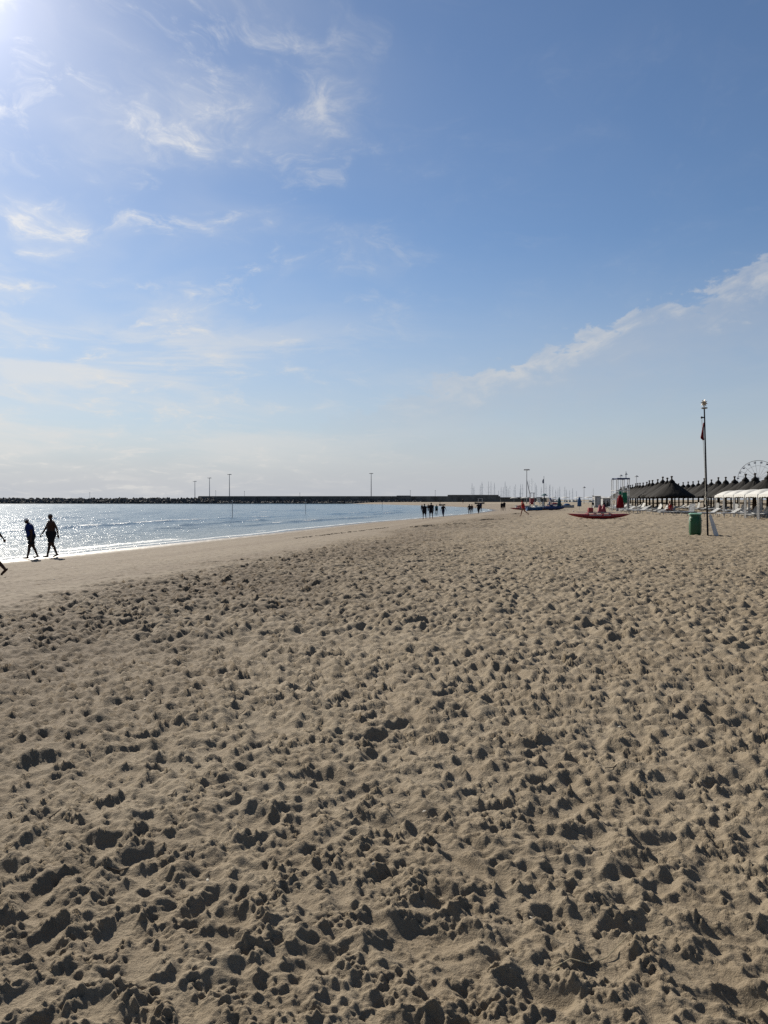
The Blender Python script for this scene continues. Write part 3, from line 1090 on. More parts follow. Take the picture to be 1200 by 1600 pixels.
for k in range(12):
    palapa(46.6 + 1.05 * k, 90 + 4.5 * k, k + 2, ORD[k] + ' thatched umbrella of the hindmost landward row, counting from the right', 'thatched umbrellas of the landward row')

# ------------------------------------------------------------------ white gazebos
def gazebo_meshes():
    w, l = 1.1, 1.93
    n = 12
    top = []
    for i in range(n + 1):
        u = -1 + 2 * i / n
        row = []
        for j in range(n + 1):
            v = -1 + 2 * j / n
            row.append((u * w, v * l, 2.32 - .36 * max(abs(u), abs(v)) ** 2.2 - .05 * (u * u + v * v)))
        top.append(row)
    mb = MB()
    mb.loft(top, cap=False, closed=False)
    canopy = mb.mesh('canopy', M_WHITECLOTH)
    vs = []
    per = [(-w, -l + 2 * l * k / 16) for k in range(17)] + [(-w + 2 * w * k / 10, l) for k in range(1, 11)] + [(w, l - 2 * l * k / 16) for k in range(1, 17)] + [(w - 2 * w * k / 10, -l) for k in range(1, 10)]
    mb = MB()
    def zt(x, y):
        u, v = x / w, y / l
        return 2.32 - .36 * max(abs(u), abs(v)) ** 2.2 - .05 * (u * u + v * v) - .003
    mb.loft([[(x * 1.004, y * 1.004, zt(x, y)) for x, y in per], [(x * 1.012, y * 1.012, zt(x, y) - .20 - .04 * math.sin(k * 2.2)) for k, (x, y) in enumerate(per)]], cap=False)
    val = mb.mesh('valance', M_WHITECLOTH)
    legs = [MB().tube((sx * w * .95, sy * l * .95, -.1), (sx * w * .95, sy * l * .95, 1.9), .045, n=8).mesh('leg', M_WHITEPAINT) for sx in (-1, 1) for sy in (-1, 1)]
    fr = MB()
    for sx in (-1, 1):
        fr.tube((sx * w * .95, -l * .95, 1.88), (sx * w * .95, l * .95, 1.88), .03, n=6)
    for sy in (-1, 1):
        fr.tube((-w * .95, sy * l * .95, 1.88), (w * .95, sy * l * .95, 1.88), .03, n=6)
    return canopy, val, legs, fr.mesh('frame', M_WHITEPAINT)


gz_me = gazebo_meshes()
for k in range(5):
    y = 70.5 - 4.05 * k
    x = 31.1 + .233 * (y - 72) + 1.15
    t = empty('white_gazebo', (x, y, ground(x, y)), R(-13), cat='gazebo', group='white gazebos in front of the thatched umbrellas',
              label=('leftmost and farthest white canvas gazebo of the row', 'second white canvas gazebo from the left end of its row', 'middle white canvas gazebo of the row of five',
                     'fourth white canvas gazebo from the left end of its row', 'white canvas gazebo cut by the right edge of the photo')[k])
    cn = link('canopy', gz_me[0], t)
    link('valance', gz_me[1], cn)
    for me in gz_me[2]:
        link('leg', me, t)
    link('frame', gz_me[3], t)

# ------------------------------------------------------------------ sun loungers
def lounger_meshes(back_deg, fabric):
    L, w, h = 1.9, .64, .33
    parts = []
    fr = MB()
    for s_ in (-1, 1):
        fr.box((s_ * w / 2, -.0, h), (.045, L * .98, .06), bev=.012)
    fr.box((0, L * .49, h), (w, .05, .05)).box((0, -L * .49, h), (w, .05, .05)).box((0, .25, h - .01), (w, .05, .04))
    parts.append(('frame', fr.mesh('frame', M_WHITEP)))
    sl_ = MB()
    for k in range(9):
        sl_.box((0, -L * .46 + k * .135, h + .035), (w - .06, .115, .022))
    parts.append(('seat', sl_.mesh('seat', fabric)))
    bk = MB()
    a = R(back_deg)
    c_, s2 = math.cos(a), math.sin(a)
    y0, z0 = L * .5 - .66, h + .04
    for s_ in (-1, 1):
        bk.tube((s_ * w * .46, y0, z0), (s_ * w * .46, y0 + .72 * c_, z0 + .72 * s2), .022, n=6)
    for k in range(6):
        q = .06 + k * .118
        bk.box((0, y0 + q * c_, z0 + q * s2), (w - .08, .10, .022), (a, 0, 0))
    bk.tube((0 - w * .46, y0 + .72 * c_, z0 + .72 * s2), (w * .46, y0 + .72 * c_, z0 + .72 * s2), .022, n=6)
    parts.append(('backrest', bk.mesh('backrest', M_WHITEP)))
    for sx in (-1, 1):
        for sy in (-.72, .62):
            parts.append(('leg', MB().tube((sx * w * .47, sy * L * .5, h - .02), (sx * w * .5, sy * L * .5 + .04, -.03), .028, .024, 6).mesh('leg', M_WHITEP)))
    return parts


LG = {k: lounger_meshes(a, m_) for k, (a, m_) in {'flat': (4, M_WHITEP), 'low': (28, M_MESHF), 'up': (58, M_WHITEP), 'steep': (74, M_MESHF)}.items()}


def lounger(x, y, rz, kind, label, group):
    t = empty('sun_lounger', (x, y, ground(x, y)), rz, label=label, cat='sun lounger', group=group)
    for nm, me in LG[kind]:
        link(nm, me, t)
    return t


for k in range(19):
    px, py = 31.5 + 1.07 * k, 84 + 4.5 * k
    for s_ in (-1, 1):
        lounger(px - .75 + rg.uniform(-.2, .2), py + s_ * 1.05, R(-76 + rg.uniform(-8, 8)), rg.choice(['low', 'flat', 'low', 'flat', 'up']),
                ('near' if s_ < 0 else 'far') + ' white lounger under the ' + ORD[k] + ' umbrella of the seaward row', 'loungers under the seaward row')
for k in range(12):
    px, py = 35.3 + 1.05 * k, 70.7 + 4.5 * k
    for s_ in (-1, 1):
        lounger(px - .75 + rg.uniform(-.2, .2), py + s_ * 1.05, R(-76 + rg.uniform(-8, 8)), rg.choice(['low', 'flat', 'low', 'steep']),
                ('near' if s_ < 0 else 'far') + ' white lounger under the ' + ORD[k] + ' umbrella of the middle row', 'loungers under the middle row')
for k in range(15):
    y = 80 + 3.3 * k
    x = 27.4 + .238 * (y - 84) + rg.uniform(-.3, .3)
    lounger(x, y, R(-76 + rg.uniform(-14, 14)), rg.choice(['flat', 'flat', 'low']), ORD[k] + ' white lounger on open sand before the seaward row, from the near end', 'loungers on open sand')
FRONT = [(29.3, 60.2, -70, 'flat', 'white flat lounger nearest the right edge, on open sand before the gazebos'), (28.6, 63.6, -80, 'low', 'lounger with grey sling seat on open sand below the middle gazebo'),
         (28.2, 66.6, -78, 'low', 'lounger with half raised back between the flagpole and the gazebos'), (27.9, 70.2, -60, 'steep', 'lounger with its back raised steeply just right of the flagpole'),
         (27.2, 73.4, -84, 'flat', 'white flat lounger directly behind the flagpole foot'), (27.4, 77.2, -72, 'flat', 'white flat lounger just behind the green bin'),
         (30.6, 64.0, -75, 'up', 'lounger with raised back under the middle gazebo'), (30.0, 61.0, -78, 'up', 'lounger with raised back under the fourth gazebo'),
         (31.3, 67.6, -76, 'steep', 'lounger with raised back under the second gazebo'), (29.9, 57.6, -74, 'low', 'lounger with low back under the gazebo at right edge')]
for x, y, rz, kd, lb in FRONT:
    lounger(x, y, R(rz), kd, lb, 'loungers round the white gazebos')

# ------------------------------------------------------------------ flagpole, flag, bin, board
FX, FY = 13.79, 32.67
fz = ground(FX, FY)
fp = empty('flagpole', (FX, FY, fz - .15), label='tall thin dark flagpole with a sun shaped finial', cat='flagpole')
TOPX, TOPZ = -.20, 5.78
def on_pole(z):
    return TOPX * z / TOPZ
MB().path([(on_pole(z), 0, z) for z in (0, 1.5, 3, 4.5, 5.6)], [.038, .036, .033, .030, .027], 10).build('pole', M_BLACK, fp)
mb = MB().lathe([(.05, 5.58), (.13, 5.60), (.13, 5.64), (.05, 5.66)], 12, (on_pole(5.6), 0, 0))
mb.build('collar', M_STEEL, fp)
st = MB()
rim = []
for k in range(16):
    a = 2 * math.pi * k / 16 + math.pi / 16
    r_ = .165 if k % 2 else .082
    rim.append((r_ * math.cos(a), r_ * math.sin(a)))
cx, cz = on_pole(5.8), 5.83
st.loft([[(cx + a * .9, -.022, cz + b_ * .9) for a, b_ in rim], [(cx + a, 0, cz + b_) for a, b_ in rim], [(cx + a * .9, .022, cz + b_ * .9) for a, b_ in rim]])
st.tube((cx, 0, 5.62), (cx, 0, 5.76), .02, n=6)
st.build('finial', M_BRONZE, fp, False)
MB().box((on_pole(5.2) - .07, 0, 5.22), (.11, .04, .05)).ell((on_pole(5.2) - .12, 0, 5.22), (.05, .03, .05)).build('pulley', M_BLACK, fp)
rp = MB().path([(on_pole(5.2) - .14, 0, 5.2), (on_pole(4.6) - .10, .01, 4.6), (on_pole(3) - .06, .0, 3.0), (on_pole(1.5) - .055, 0, 1.5)], .006, 5)
rp.path([(on_pole(5.2) - .10, 0, 5.2), (on_pole(3.5) - .05, -.02, 3.5), (on_pole(1.5) - .05, -.02, 1.5)], .006, 5)
rp.build('halyard', M_ROPE, fp)
ck = MB().box((on_pole(1.6) - .06, 0, 1.62), (.03, .05, .22))
for k in range(6):
    ck.lathe([(.055, -.012), (.07, 0), (.055, .012)], 10, (on_pole(1.9), 0, 1.75 + .06 * k))
ck.path([(on_pole(1.75) - .05, -.02, 1.95), (on_pole(1.75) - .14, -.03, 1.72), (on_pole(1.75) - .11, -.02, 1.55), (on_pole(1.75) - .04, 0, 1.66)], .014, 6)
ck.build('rope_coil', M_ROPE, fp)

fl = MB()
rows = []
for i in range(15):
    t = i / 14
    z = 5.0 - .68 * t
    wdt = .03 + .15 * t ** .9 if t < .82 else .17 - .6 * (t - .82)
    row = []
    for j in range(13):
        u = j / 12
        row.append((-.03 - wdt * u, .045 * math.sin(u * 15 + t * 2) * (.4 + t), z - .10 * u * math.sin(t * 3.0) - .06 * abs(math.sin(u * 7.5)) * t))
    rows.append(row)
fl.loft(rows, cap=False, closed=False)
me = fl.mesh('red_flag', M_REDCLOTH)
fo = link('red_flag', me, None, (FX + on_pole(4.9), FY, fz - .15))
sd = fo.modifiers.new('thickness', 'SOLIDIFY')
sd.thickness = .006
tag(fo, 'limp dark red flag hanging from the flagpole', 'flag')

BX, BY = 13.5, 33.3
bt = empty('litter_bin', (BX, BY, ground(BX, BY) - .03), R(20), label='green plastic litter bin standing beside the flagpole', cat='bin')
n = 28
def bin_ring(r_, z, lobes=0.0):
    return [(r_ * (1 + lobes * (1 if (k % 7) in (0, 1) else 0)) * math.cos(2 * math.pi * k / n), r_ * (1 + lobes * (1 if (k % 7) in (0, 1) else 0)) * math.sin(2 * math.pi * k / n), z) for k in range(n)]
MB().loft([bin_ring(.19, 0), bin_ring(.225, .03), bin_ring(.235, .12), bin_ring(.255, .14, .04), bin_ring(.262, .45, .05), bin_ring(.25, .79, .05), bin_ring(.235, .81), bin_ring(.23, .93), bin_ring(.20, .93), bin_ring(.20, .5)], cap=True).build('body', M_GREENP, bt)
M_GREENL = mat('pale_green_plastic', (.22, .42, .30), .45, .2, 4.0)
MB().loft([bin_ring(.225, .945), bin_ring(.265, .935), bin_ring(.272, .955), bin_ring(.268, .985), bin_ring(.235, 1.0), bin_ring(.19, .995)], cap=True).build('lid', M_GREENL, bt)
for s_ in (-1, 1):
    MB().path([(s_ * .24, -.08, .70), (s_ * .31, -.08, .69), (s_ * .31, .08, .69), (s_ * .24, .08, .70)], .013, 6).build('handle', M_GREENP, bt)
MB().lathe([(.242, .155), (.247, .16), (.247, .19), (.242, .195)], 28).build('band', M_BLACK, bt)

pk = empty('white_board', (13.93, 32.42, ground(13.93, 32.42)), label='narrow white board leaning against the flagpole', cat='board')
mb = MB()
rows = []
for t, w_ in ((0, .085), (.04, .10), (.5, .085), (.93, .062), (.98, .05)):
    z = .93 * t
    x = .12 - .21 * t
    y = -.02 + .20 * t
    rows.append([(x - w_, y - .012, z), (x + w_, y - .012, z), (x + w_, y + .012, z), (x - w_, y + .012, z)])
mb.loft(rows).build('board', M_WHITEPAINT, pk, False)
MB().tube((.12 - .195, .165, .87), (.12 - .205, .185, .95), .035, n=8).build('tip', M_WHITEPAINT, pk)

# ------------------------------------------------------------------ red rescue rowing catamaran
def rescue_boat(x, y, rz, label, sc=1.0, tilt=0):
    t = empty('rescue_rowing_boat', (x, y, ground(x, y) - .02), rz, label=label, cat='rowing boat')
    t.scale = (sc, sc, sc)
    L = 4.7
    for s_ in (-1, 1):
        rings = []
        for u in np.linspace(-1, 1, 15):
            k = max(1 - abs(u) ** 2.6, .02)
            up = .15 * abs(u) ** 2.2
            w_, h_ = .17 * k ** .6, .24 * k ** .75
            rings.append([(u * L / 2, s_ * .55 + w_ * math.cos(q), .27 + up + h_ * math.sin(q) * (1 if math.sin(q) < 0 else .5)) for q in np.linspace(0, 2 * math.pi, 12, endpoint=False)])
        f = MB().loft(rings).build('float', M_RED, t)
        MB().box((-.35, s_ * .712, .335), (.95, .012, .055)).build('lettering_stripe', M_WHITEPAINT, f, False)
        MB().box((.55, s_ * .712, .330), (.55, .012, .05)).build('lettering_stripe', M_WHITEPAINT, f, False)
    for u in (-.9, -.3, .3, .9):
        MB().box((u, 0, .44), (.10, 1.15, .05), bev=.012).build('crossbeam', M_RED, t)
    MB().box((0, 0, .49), (1.75, .62, .03)).build('deck', M_RED, t)
    MB().box((-.62, 0, .70), (.38, .42, .42), bev=.03).build('seat_box', M_RED, t)
    for q in (.12, .42):
        MB().loft([[(q + a * s2, b_ * s2, z) for a, b_ in ((-.17, -.22), (.17, -.22), (.17, .22), (-.17, .22))] for s2, z in ((1, .51), (.92, .62), (.35, 1.10), (.22, 1.15))]).build('rower_backrest', M_RED, t)
    for s_ in (-1, 1):
        MB().tube((-.15, s_ * .62, .46), (-.15, s_ * .66, .66), .022, n=6).build('rowlock', M_STEEL, t)
        MB().path([(-1.7, s_ * .30, .56), (0, s_ * .33, .55), (1.25, s_ * .34, .54)], .02, 6).box((1.5, s_ * .34, .54), (.55, .13, .018)).build('oar', M_WHITEPAINT, t)
    MB().ell((-1.85, .55, .62), (.07, .07, .05)).build('bow_ring', M_WHITEPAINT, t)
    return t


rescue_boat(17.0, 60.9, R(-4), 'red rescue catamaran rowing boat beached on open sand')
rescue_boat(25.7, 143, R(10), 'distant dark red rowing boat behind the walking woman', .95)

# ------------------------------------------------------------------ lifeguard tower
tx, ty = 30.75, 100.0
tw = empty('lifeguard_tower', (tx, ty, ground(tx, ty) - .05), R(8), label='tall white framed lifeguard tower with blue roof beam and green panels', cat='lifeguard tower')
for sx in (-.88, -.66, .66, .88):
    for sy in (-.75, .75):
        MB().box((sx, sy, 2.12), (.075, .075, 4.24)).build('upright', M_WHITEPAINT, tw, False)
mb = MB()
for sy in (-.75, .75):
    mb.box((.08, sy, 4.30), (1.72, .12, .20))
for sx in (-.6, .2, .8):
    mb.box((sx, 0, 4.33), (.08, 1.4, .1))
mb.build('roof_beam', M_NAVY, tw, False)
mb = MB()
for sy in (-.79, .79):
    mb.box((0, sy, 2.78), (1.85, .05, .09)).box((0, sy, 2.4), (1.85, .04, .05)).box((0, sy, 1.7), (1.85, .05, .09))
for sx in (-.92, .92):
    mb.box((sx, 0, 2.78), (.05, 1.5, .09)).box((sx, 0, 2.4), (.04, 1.5, .05))
mb.build('guard_rail', M_WHITEPAINT, tw, False)
for k in range(9):
    MB().box((0, -.66 + k * .165, 1.78), (1.7, .15, .04)).build('floor_plank', M_WHITEPAINT, tw, False)
MB().box((-.36, -.815, 1.95), (.34, .03, 1.45)).build('green_panel', M_GREENBOARD, tw, False)
MB().box((.22, -.822, 1.85), (.66, .03, 1.35)).build('green_panel', M_GREENBOARD, tw, False)
MB().box((-.74, -.80, .85), (.30, .03, 1.6)).build('lower_panel', M_GREYPANEL, tw, False)
MB().box((.76, -.80, .85), (.26, .03, 1.6)).build('lower_panel', M_GREYPANEL, tw, False)
for s_ in (-.9, -.5):
    MB().tube((s_ - .5, .3, 0), (s_ + .0, .3, 1.75), .03, n=6).build('ladder_rail', M_WHITEPAINT, tw)
for k in range(6):
    zq = .25 + k * .26
    MB().tube((-.9 - .5 + .5 * zq / 1.75, .3, zq), (-.5 - .5 + .5 * zq / 1.75, .3, zq), .022, n=6).build('rung', M_WHITEPAINT, tw)
MB().box((.2, .1, 2.2), (.55, .5, .06)).box((.2, .36, 2.5), (.55, .05, .6)).box((.2, .1, 1.98), (.08, .08, .4)).build('seat', M_WHITEPAINT, tw, False)
mb = MB().tube((.78, 0, 4.3), (.78, 0, 4.85), .05, n=8)
mb.build('siren_post', M_STEEL, tw)
MB().lathe([(.23, 4.85), (.22, 4.88), (.08, 5.0), (.05, 5.06), (.015, 5.3)], 12, (.78, 0, 0)).build('siren_hood', M_STEEL, tw)

# closed parasols
def closed_parasol(x, y, h0, h1, r_, m, label, skirt=1.0, group=None):
    t = empty('closed_parasol', (x, y, ground(x, y) - .02), rg.uniform(0, 3), label=label, cat='parasol', group=group)
    MB().tube((0, 0, -.1), (0, 0, h1 + .08), .022, n=8).build('pole', M_WHITEPAINT, t)
    n_ = 24
    def rr2(rad, amp):
        return [(rad * (1 + amp * math.cos(8 * 2 * math.pi * k / n_)) * math.cos(2 * math.pi * k / n_), rad * (1 + amp * math.cos(8 * 2 * math.pi * k / n_)) * math.sin(2 * math.pi * k / n_)) for k in range(n_)]
    prof = [(.9 * r_ * skirt, 0, .2), (r_ * skirt, .03, .22), (r_ * (.55 + .45 * skirt), .35, .16), (r_ * .8, .7, .10), (r_ * .35, .97, .05), (r_ * .1, 1.0, 0)]
    MB().loft([[(a, b_, h0 + (h1 - h0) * z) for a, b_ in rr2(q, am)] for q, z, am in prof]).build('canopy', m, t)
    MB().lathe([(.16, -.02), (.16, .05), (.05, .08)], 10).build('base', M_WHITEPAINT, t)
    return t


closed_parasol(29.5, 96.0, .42, 2.05, .40, M_REDCLOTH, 'closed dark red parasol with flared skirt in front of the lifeguard tower', 1.0)
closed_parasol(25.9, 113.5, .55, 1.95, .23, M_TEAL, 'closed dark teal parasol right of the moored pedal boats')
closed_parasol(27.6, 108.5, .62, 1.95, .24, M_BLUE, 'closed blue parasol standing between the teal one and the white shirted person')

hp = empty('hooded_post', (23.4, 112, ground(23.4, 112)), label='thin dark post with a small conical hood by the pedal boats', cat='post')
MB().tube((0, 0, -.1), (0, 0, 2.3), .045, n=8).build('pole', M_BLACK, hp)
MB().lathe([(.50, 2.16), (.49, 2.20), (.20, 2.40), (.05, 2.46)], 14).build('hood', M_TEAL, hp)
MB().box((0, -.03, 1.75), (.16, .10, .22)).build('shower_box', M_BLACK, hp, False)

t = empty('flag_mast', (33.3, 160, ground(33.3, 160)), label='thin distant flag mast rising behind the hooded post', cat='flagpole')
MB().path([(0, 0, 0), (0, 0, 6.5)], [.07, .04], 6).build('pole', M_STEEL, t)
MB().loft([[(-.05 - w_ * u, .05 * math.sin(u * 9), z) for u in (0, .3, .6, 1)] for z, w_ in ((5.9, .1), (5.5, .3), (5.0, .25))], cap=False, closed=False).build('furled_flag', M_NAVY, t)

lt = light_mast(48.3, 260, 11.6, .17, 'tall beach light mast in front of the marina masts', None, 1.1, .7)
MB().path([(0, 0, 8.2), (.5, 0, 6.0), (1.0, 0, 3.6)], [.10, .12, .16], 6).build('brace', M_STEEL, lt)
light_mast(67.8, 220, 8.1, .09, 'slim hooded lamp post seen through the lifeguard tower', 'slim lamp posts behind the umbrellas', .6, .9, True)
light_mast(72.3, 220, 7.9, .09, 'slim hooded lamp post just right of the lifeguard tower', 'slim lamp posts behind the umbrellas', .6, .9, True)
light_mast(65.1, 250, 5.2, .09, 'short hooded lamp post above the two closed parasols', 'slim lamp posts behind the umbrellas', .6, .9, True)

# far lifeguard chair
t = empty('lifeguard_chair', (28.9, 150, ground(28.9, 150)), label='small distant lifeguard chair with red cladding beside the tall light mast', cat='lifeguard chair')
for sx in (-.35, .35):
    for sy in (-.35, .35):
        MB().tube((sx * 1.2, sy * 1.2, 0), (sx, sy, 3.05), .045, n=6).build('leg', M_STEEL, t)
MB().box((0, 0, 1.4), (.78, .78, 1.1)).build('cladding', M_RED, t, False)
MB().box((0, 0, 2.0), (.85, .85, .08)).build('platform', M_RED, t, False)
MB().box((0, 0, 3.1), (1.15, .95, .08)).build('roof', M_STEEL, t, False)

# ------------------------------------------------------------------ changing cabins
def cabin(x, y, rz, w_, d_, h_, label):
    t = empty('beach_cabin', (x, y, ground(x, y) - .05), rz, label=label, cat='cabin', group='grey beach cabins')
    nb = max(3, int(w_ / .3))
    for k in range(nb):
        MB().box((-w_ / 2 + (k + .5) * w_ / nb, -d_ / 2, h_ / 2), (w_ / nb - .02, .05, h_)).build('plank', M_GREYPANEL, t, False)
    MB().box((0, 0, h_ / 2), (w_ - .06, d_ - .06, h_ - .02)).build('wall', M_GREYPANEL, t, False)
    MB().loft([[(u * (w_ / 2 + .12), v * (d_ / 2 + .15), h_ + z + .12 * (1 - abs(v))) for v in (-1, 0, 1)] for u in (-1, 1) for z in (0.0,)] , cap=False, closed=False).build('roof', M_WHITEPAINT, t, False)
    dr = MB().box((.1, -d_ / 2 - .045, h_ * .45), (.62, .04, h_ * .84)).build('door', M_WHITEPAINT, t, False)
    MB().tube((.34, -d_ / 2 - .09, h_ * .45), (.34, -d_ / 2 - .09, h_ * .55), .015, n=6).build('handle', M_STEEL, dr)
    return t


cabin(40.4, 146, R(6), 1.2, 1.3, 2.25, 'pale grey cabin directly behind the white shirted person')
cabin(43.2, 150, R(6), 1.6, 1.5, 1.85, 'lower pale grey cabin between the white shirted person and lifeguard tower')

# ------------------------------------------------------------------ pedal boats
def pedalo(x, y, rz, m1, m2, label):
    t = empty('pedal_boat', (x, y, ground(x, y) - .03), rz, label=label, cat='pedal boat', group='pedal boats drawn up on the sand')
    for s_ in (-1, 1):
        rings = []
        for u in np.linspace(-1, 1, 11):
            k = max(1 - abs(u) ** 3, .05)
            rings.append([(u * 1.75, s_ * .55 + .26 * k ** .5 * math.cos(q), .30 + .16 * u * u * (u > 0) + .27 * k ** .5 * math.sin(q)) for q in np.linspace(0, 2 * math.pi, 10, endpoint=False)])
        MB().loft(rings).build('float', m1, t)
    MB().box((-.1, 0, .56), (2.3, 1.1, .10), bev=.03).build('deck', m2, t)
    for s_ in (-1, 1):
        MB().box((-.35, s_ * .3, .72), (.45, .42, .22), bev=.05).box((-.62, s_ * .3, .98), (.12, .42, .55), (0, R(-12), 0), bev=.04).build('seat', m1, t)
    MB().lathe([(.42, -.22), (.45, -.1), (.45, .1), (.42, .22)], 14).build('paddle_housing', m2, t).rotation_euler = (R(90), 0, 0)
    children(t)[-1].location = (.45, 0, .62)
    MB().tube((.35, 0, .75), (.15, 0, 1.15), .025, n=6).tube((.15, -.14, 1.15), (.15, .14, 1.15), .02, n=6).build('steering_bar', M_STEEL, t)
    return t


M_CREAM = mat('cream_gelcoat', (.58, .57, .50), .5, .15, 3.0)
M_ORANGE = mat('orange_plastic', (.50, .16, .03), .5, .2, 3.0)
pedalo(24.9, 113.5, R(12), M_NAVY, M_BLUE, 'dark blue pedal boat beside the teal parasol')
pedalo(23.1, 114.8, R(-15), M_CREAM, M_WHITEP, 'nearest cream white pedal boat behind the hooded post')
pedalo(24.2, 118.5, R(80), M_WHITEP, M_CREAM, 'white pedal boat turned end on, second from the hooded post')
pedalo(26.3, 121.5, R(60), M_CREAM, M_ORANGE, 'cream pedal boat with orange deck behind the dark blue one')
pedalo(25.6, 126.0, R(100), M_WHITEP, M_TEAL, 'white pedal boat with teal deck at the back of the cluster')
def dinghy(x, y, rz, m, label, L=2.9, cover=None):
    t = empty('small_boat', (x, y, ground(x, y) - .04), rz, label=label, cat='boat', group='small boats on the sand')
    rings = []
    for u in np.linspace(-1, 1, 11):
        k = max(1 - max(u, 0) ** 2.2, .06) * (1 - .1 * (u < -.8))
        rings.append([(u * L / 2, -.55 * k, .50 + .12 * u * u), (u * L / 2, -.42 * k, .12), (u * L / 2, 0, .0 + .10 * max(u, 0) ** 2), (u * L / 2, .42 * k, .12), (u * L / 2, .55 * k, .50 + .12 * u * u), (u * L / 2, .46 * k, .48 + .12 * u * u), (u * L / 2, 0, .22 + .12 * max(u, 0)), (u * L / 2, -.46 * k, .48 + .12 * u * u)])
    MB().loft(rings).build('hull', m, t)
    for u in (-.35, .15):
        MB().box((u * L / 2, 0, .42), (.22, .84, .04)).build('thwart', M_WHITEP, t, False)
    if cover:
        MB().ell((.0, 0, .46), (L * .26, .46, .42)).build('canvas_cover', cover, t)
    return t


dinghy(22.0, 112.5, R(5), M_BLUE, 'low dull blue dinghy left of the hooded post', 2.3)
dinghy(34.8, 146, R(15), M_GREYPANEL, 'grey boat with a blue canvas hump between the two closed parasols', 3.0, M_BLUE)
dinghy(33.2, 150, R(8), M_CREAM, 'long pale boat hull left of the grey boat with blue hump', 3.4)
dinghy(31.0, 171, R(4), M_WHITEP, 'white boat far behind the pedal boats', 3.4)
dinghy(39.5, 178, R(-6), M_WHITEP, 'white boat with red cover far behind the blue parasol', 3.4, M_RED)

# far parasols, open, along the curve of the bay
def open_parasol(x, y, m, label, group, h=2.3, r_=1.35):
    t = empty('open_parasol', (x, y, ground(x, y)), rg.uniform(0, 3), label=label, cat='parasol', group=group)
    MB().tube((0, 0, -.1), (0, 0, h), .03, n=6).build('pole', M_WHITEPAINT, t)
    MB().lathe([(r_, h - .42), (r_ * .98, h - .36), (r_ * .6, h - .12), (.05, h + .02)], 10).build('canopy', m, t)


for k in range(9):
    open_parasol(44 + 2.9 * k + rg.uniform(-.4, .4), 262 - 3.0 * k + rg.uniform(-3, 3), M_WHITECLOTH, ORD[k] + ' white open parasol from the left in the far row beyond the bay', 'white parasols in the far row')
for k in range(7):
    open_parasol(56 + 2.4 * k, 196 + 1.2 * k, M_WHITECLOTH, ORD[k] + ' white open parasol from the left in the row beyond the closed blue parasol', 'white parasols beyond the closed blue parasol', 2.2, 1.5)
t = empty('goal_frame', (36.6, 292, ground(36.6, 292)), label='white goal frame on the far beach by the harbour wall', cat='goal')
mb = MB()
for s_ in (-.75, .75):
    mb.tube((s_, 0, 0), (s_, 0, 1.9), .08, n=6)
mb.tube((-.75, 0, 1.86), (.75, 0, 1.86), .08, n=6)
mb.build('posts', M_WHITEPAINT, t)
for s_ in (-.75, .75):
    MB().tube((s_, 0, 1.86), (s_, 1.0, 0), .05, n=6).build('stay', M_WHITEPAINT, t)
dinghy(20.3, 268, R(3), M_CONC, 'small dark boat lying on the far beach beyond the swimmers', 2.2)
dinghy(32.6, 262, R(-5), M_CONC, 'longer dark boat lying on the far beach below the goal frame', 3.4)

# ------------------------------------------------------------------ people
SKIN = mat('tanned_skin', (.050, .025, .017), .6, .15, 20.0)
SKIN2 = mat('sunburnt_skin', (.20, .075, .048), .6, .15, 20.0)
HAIR_D = mat('dark_hair', (.02, .015, .012), .7, .3, 30.0)
HAIR_G = mat('grey_hair', (.30, .28, .26), .8, .2, 30.0)
CL = {k: mat(k + '_cloth', c_, .85, .2, 12.0, .2) for k, c_ in dict(blue=(.006, .016, .085), black=(.012, .012, .015), white=(.70, .70, .68), navy=(.012, .018, .05), red=(.35, .02, .02), grey=(.10, .10, .11), teal=(.02, .10, .11), brown=(.06, .035, .02)).items()}


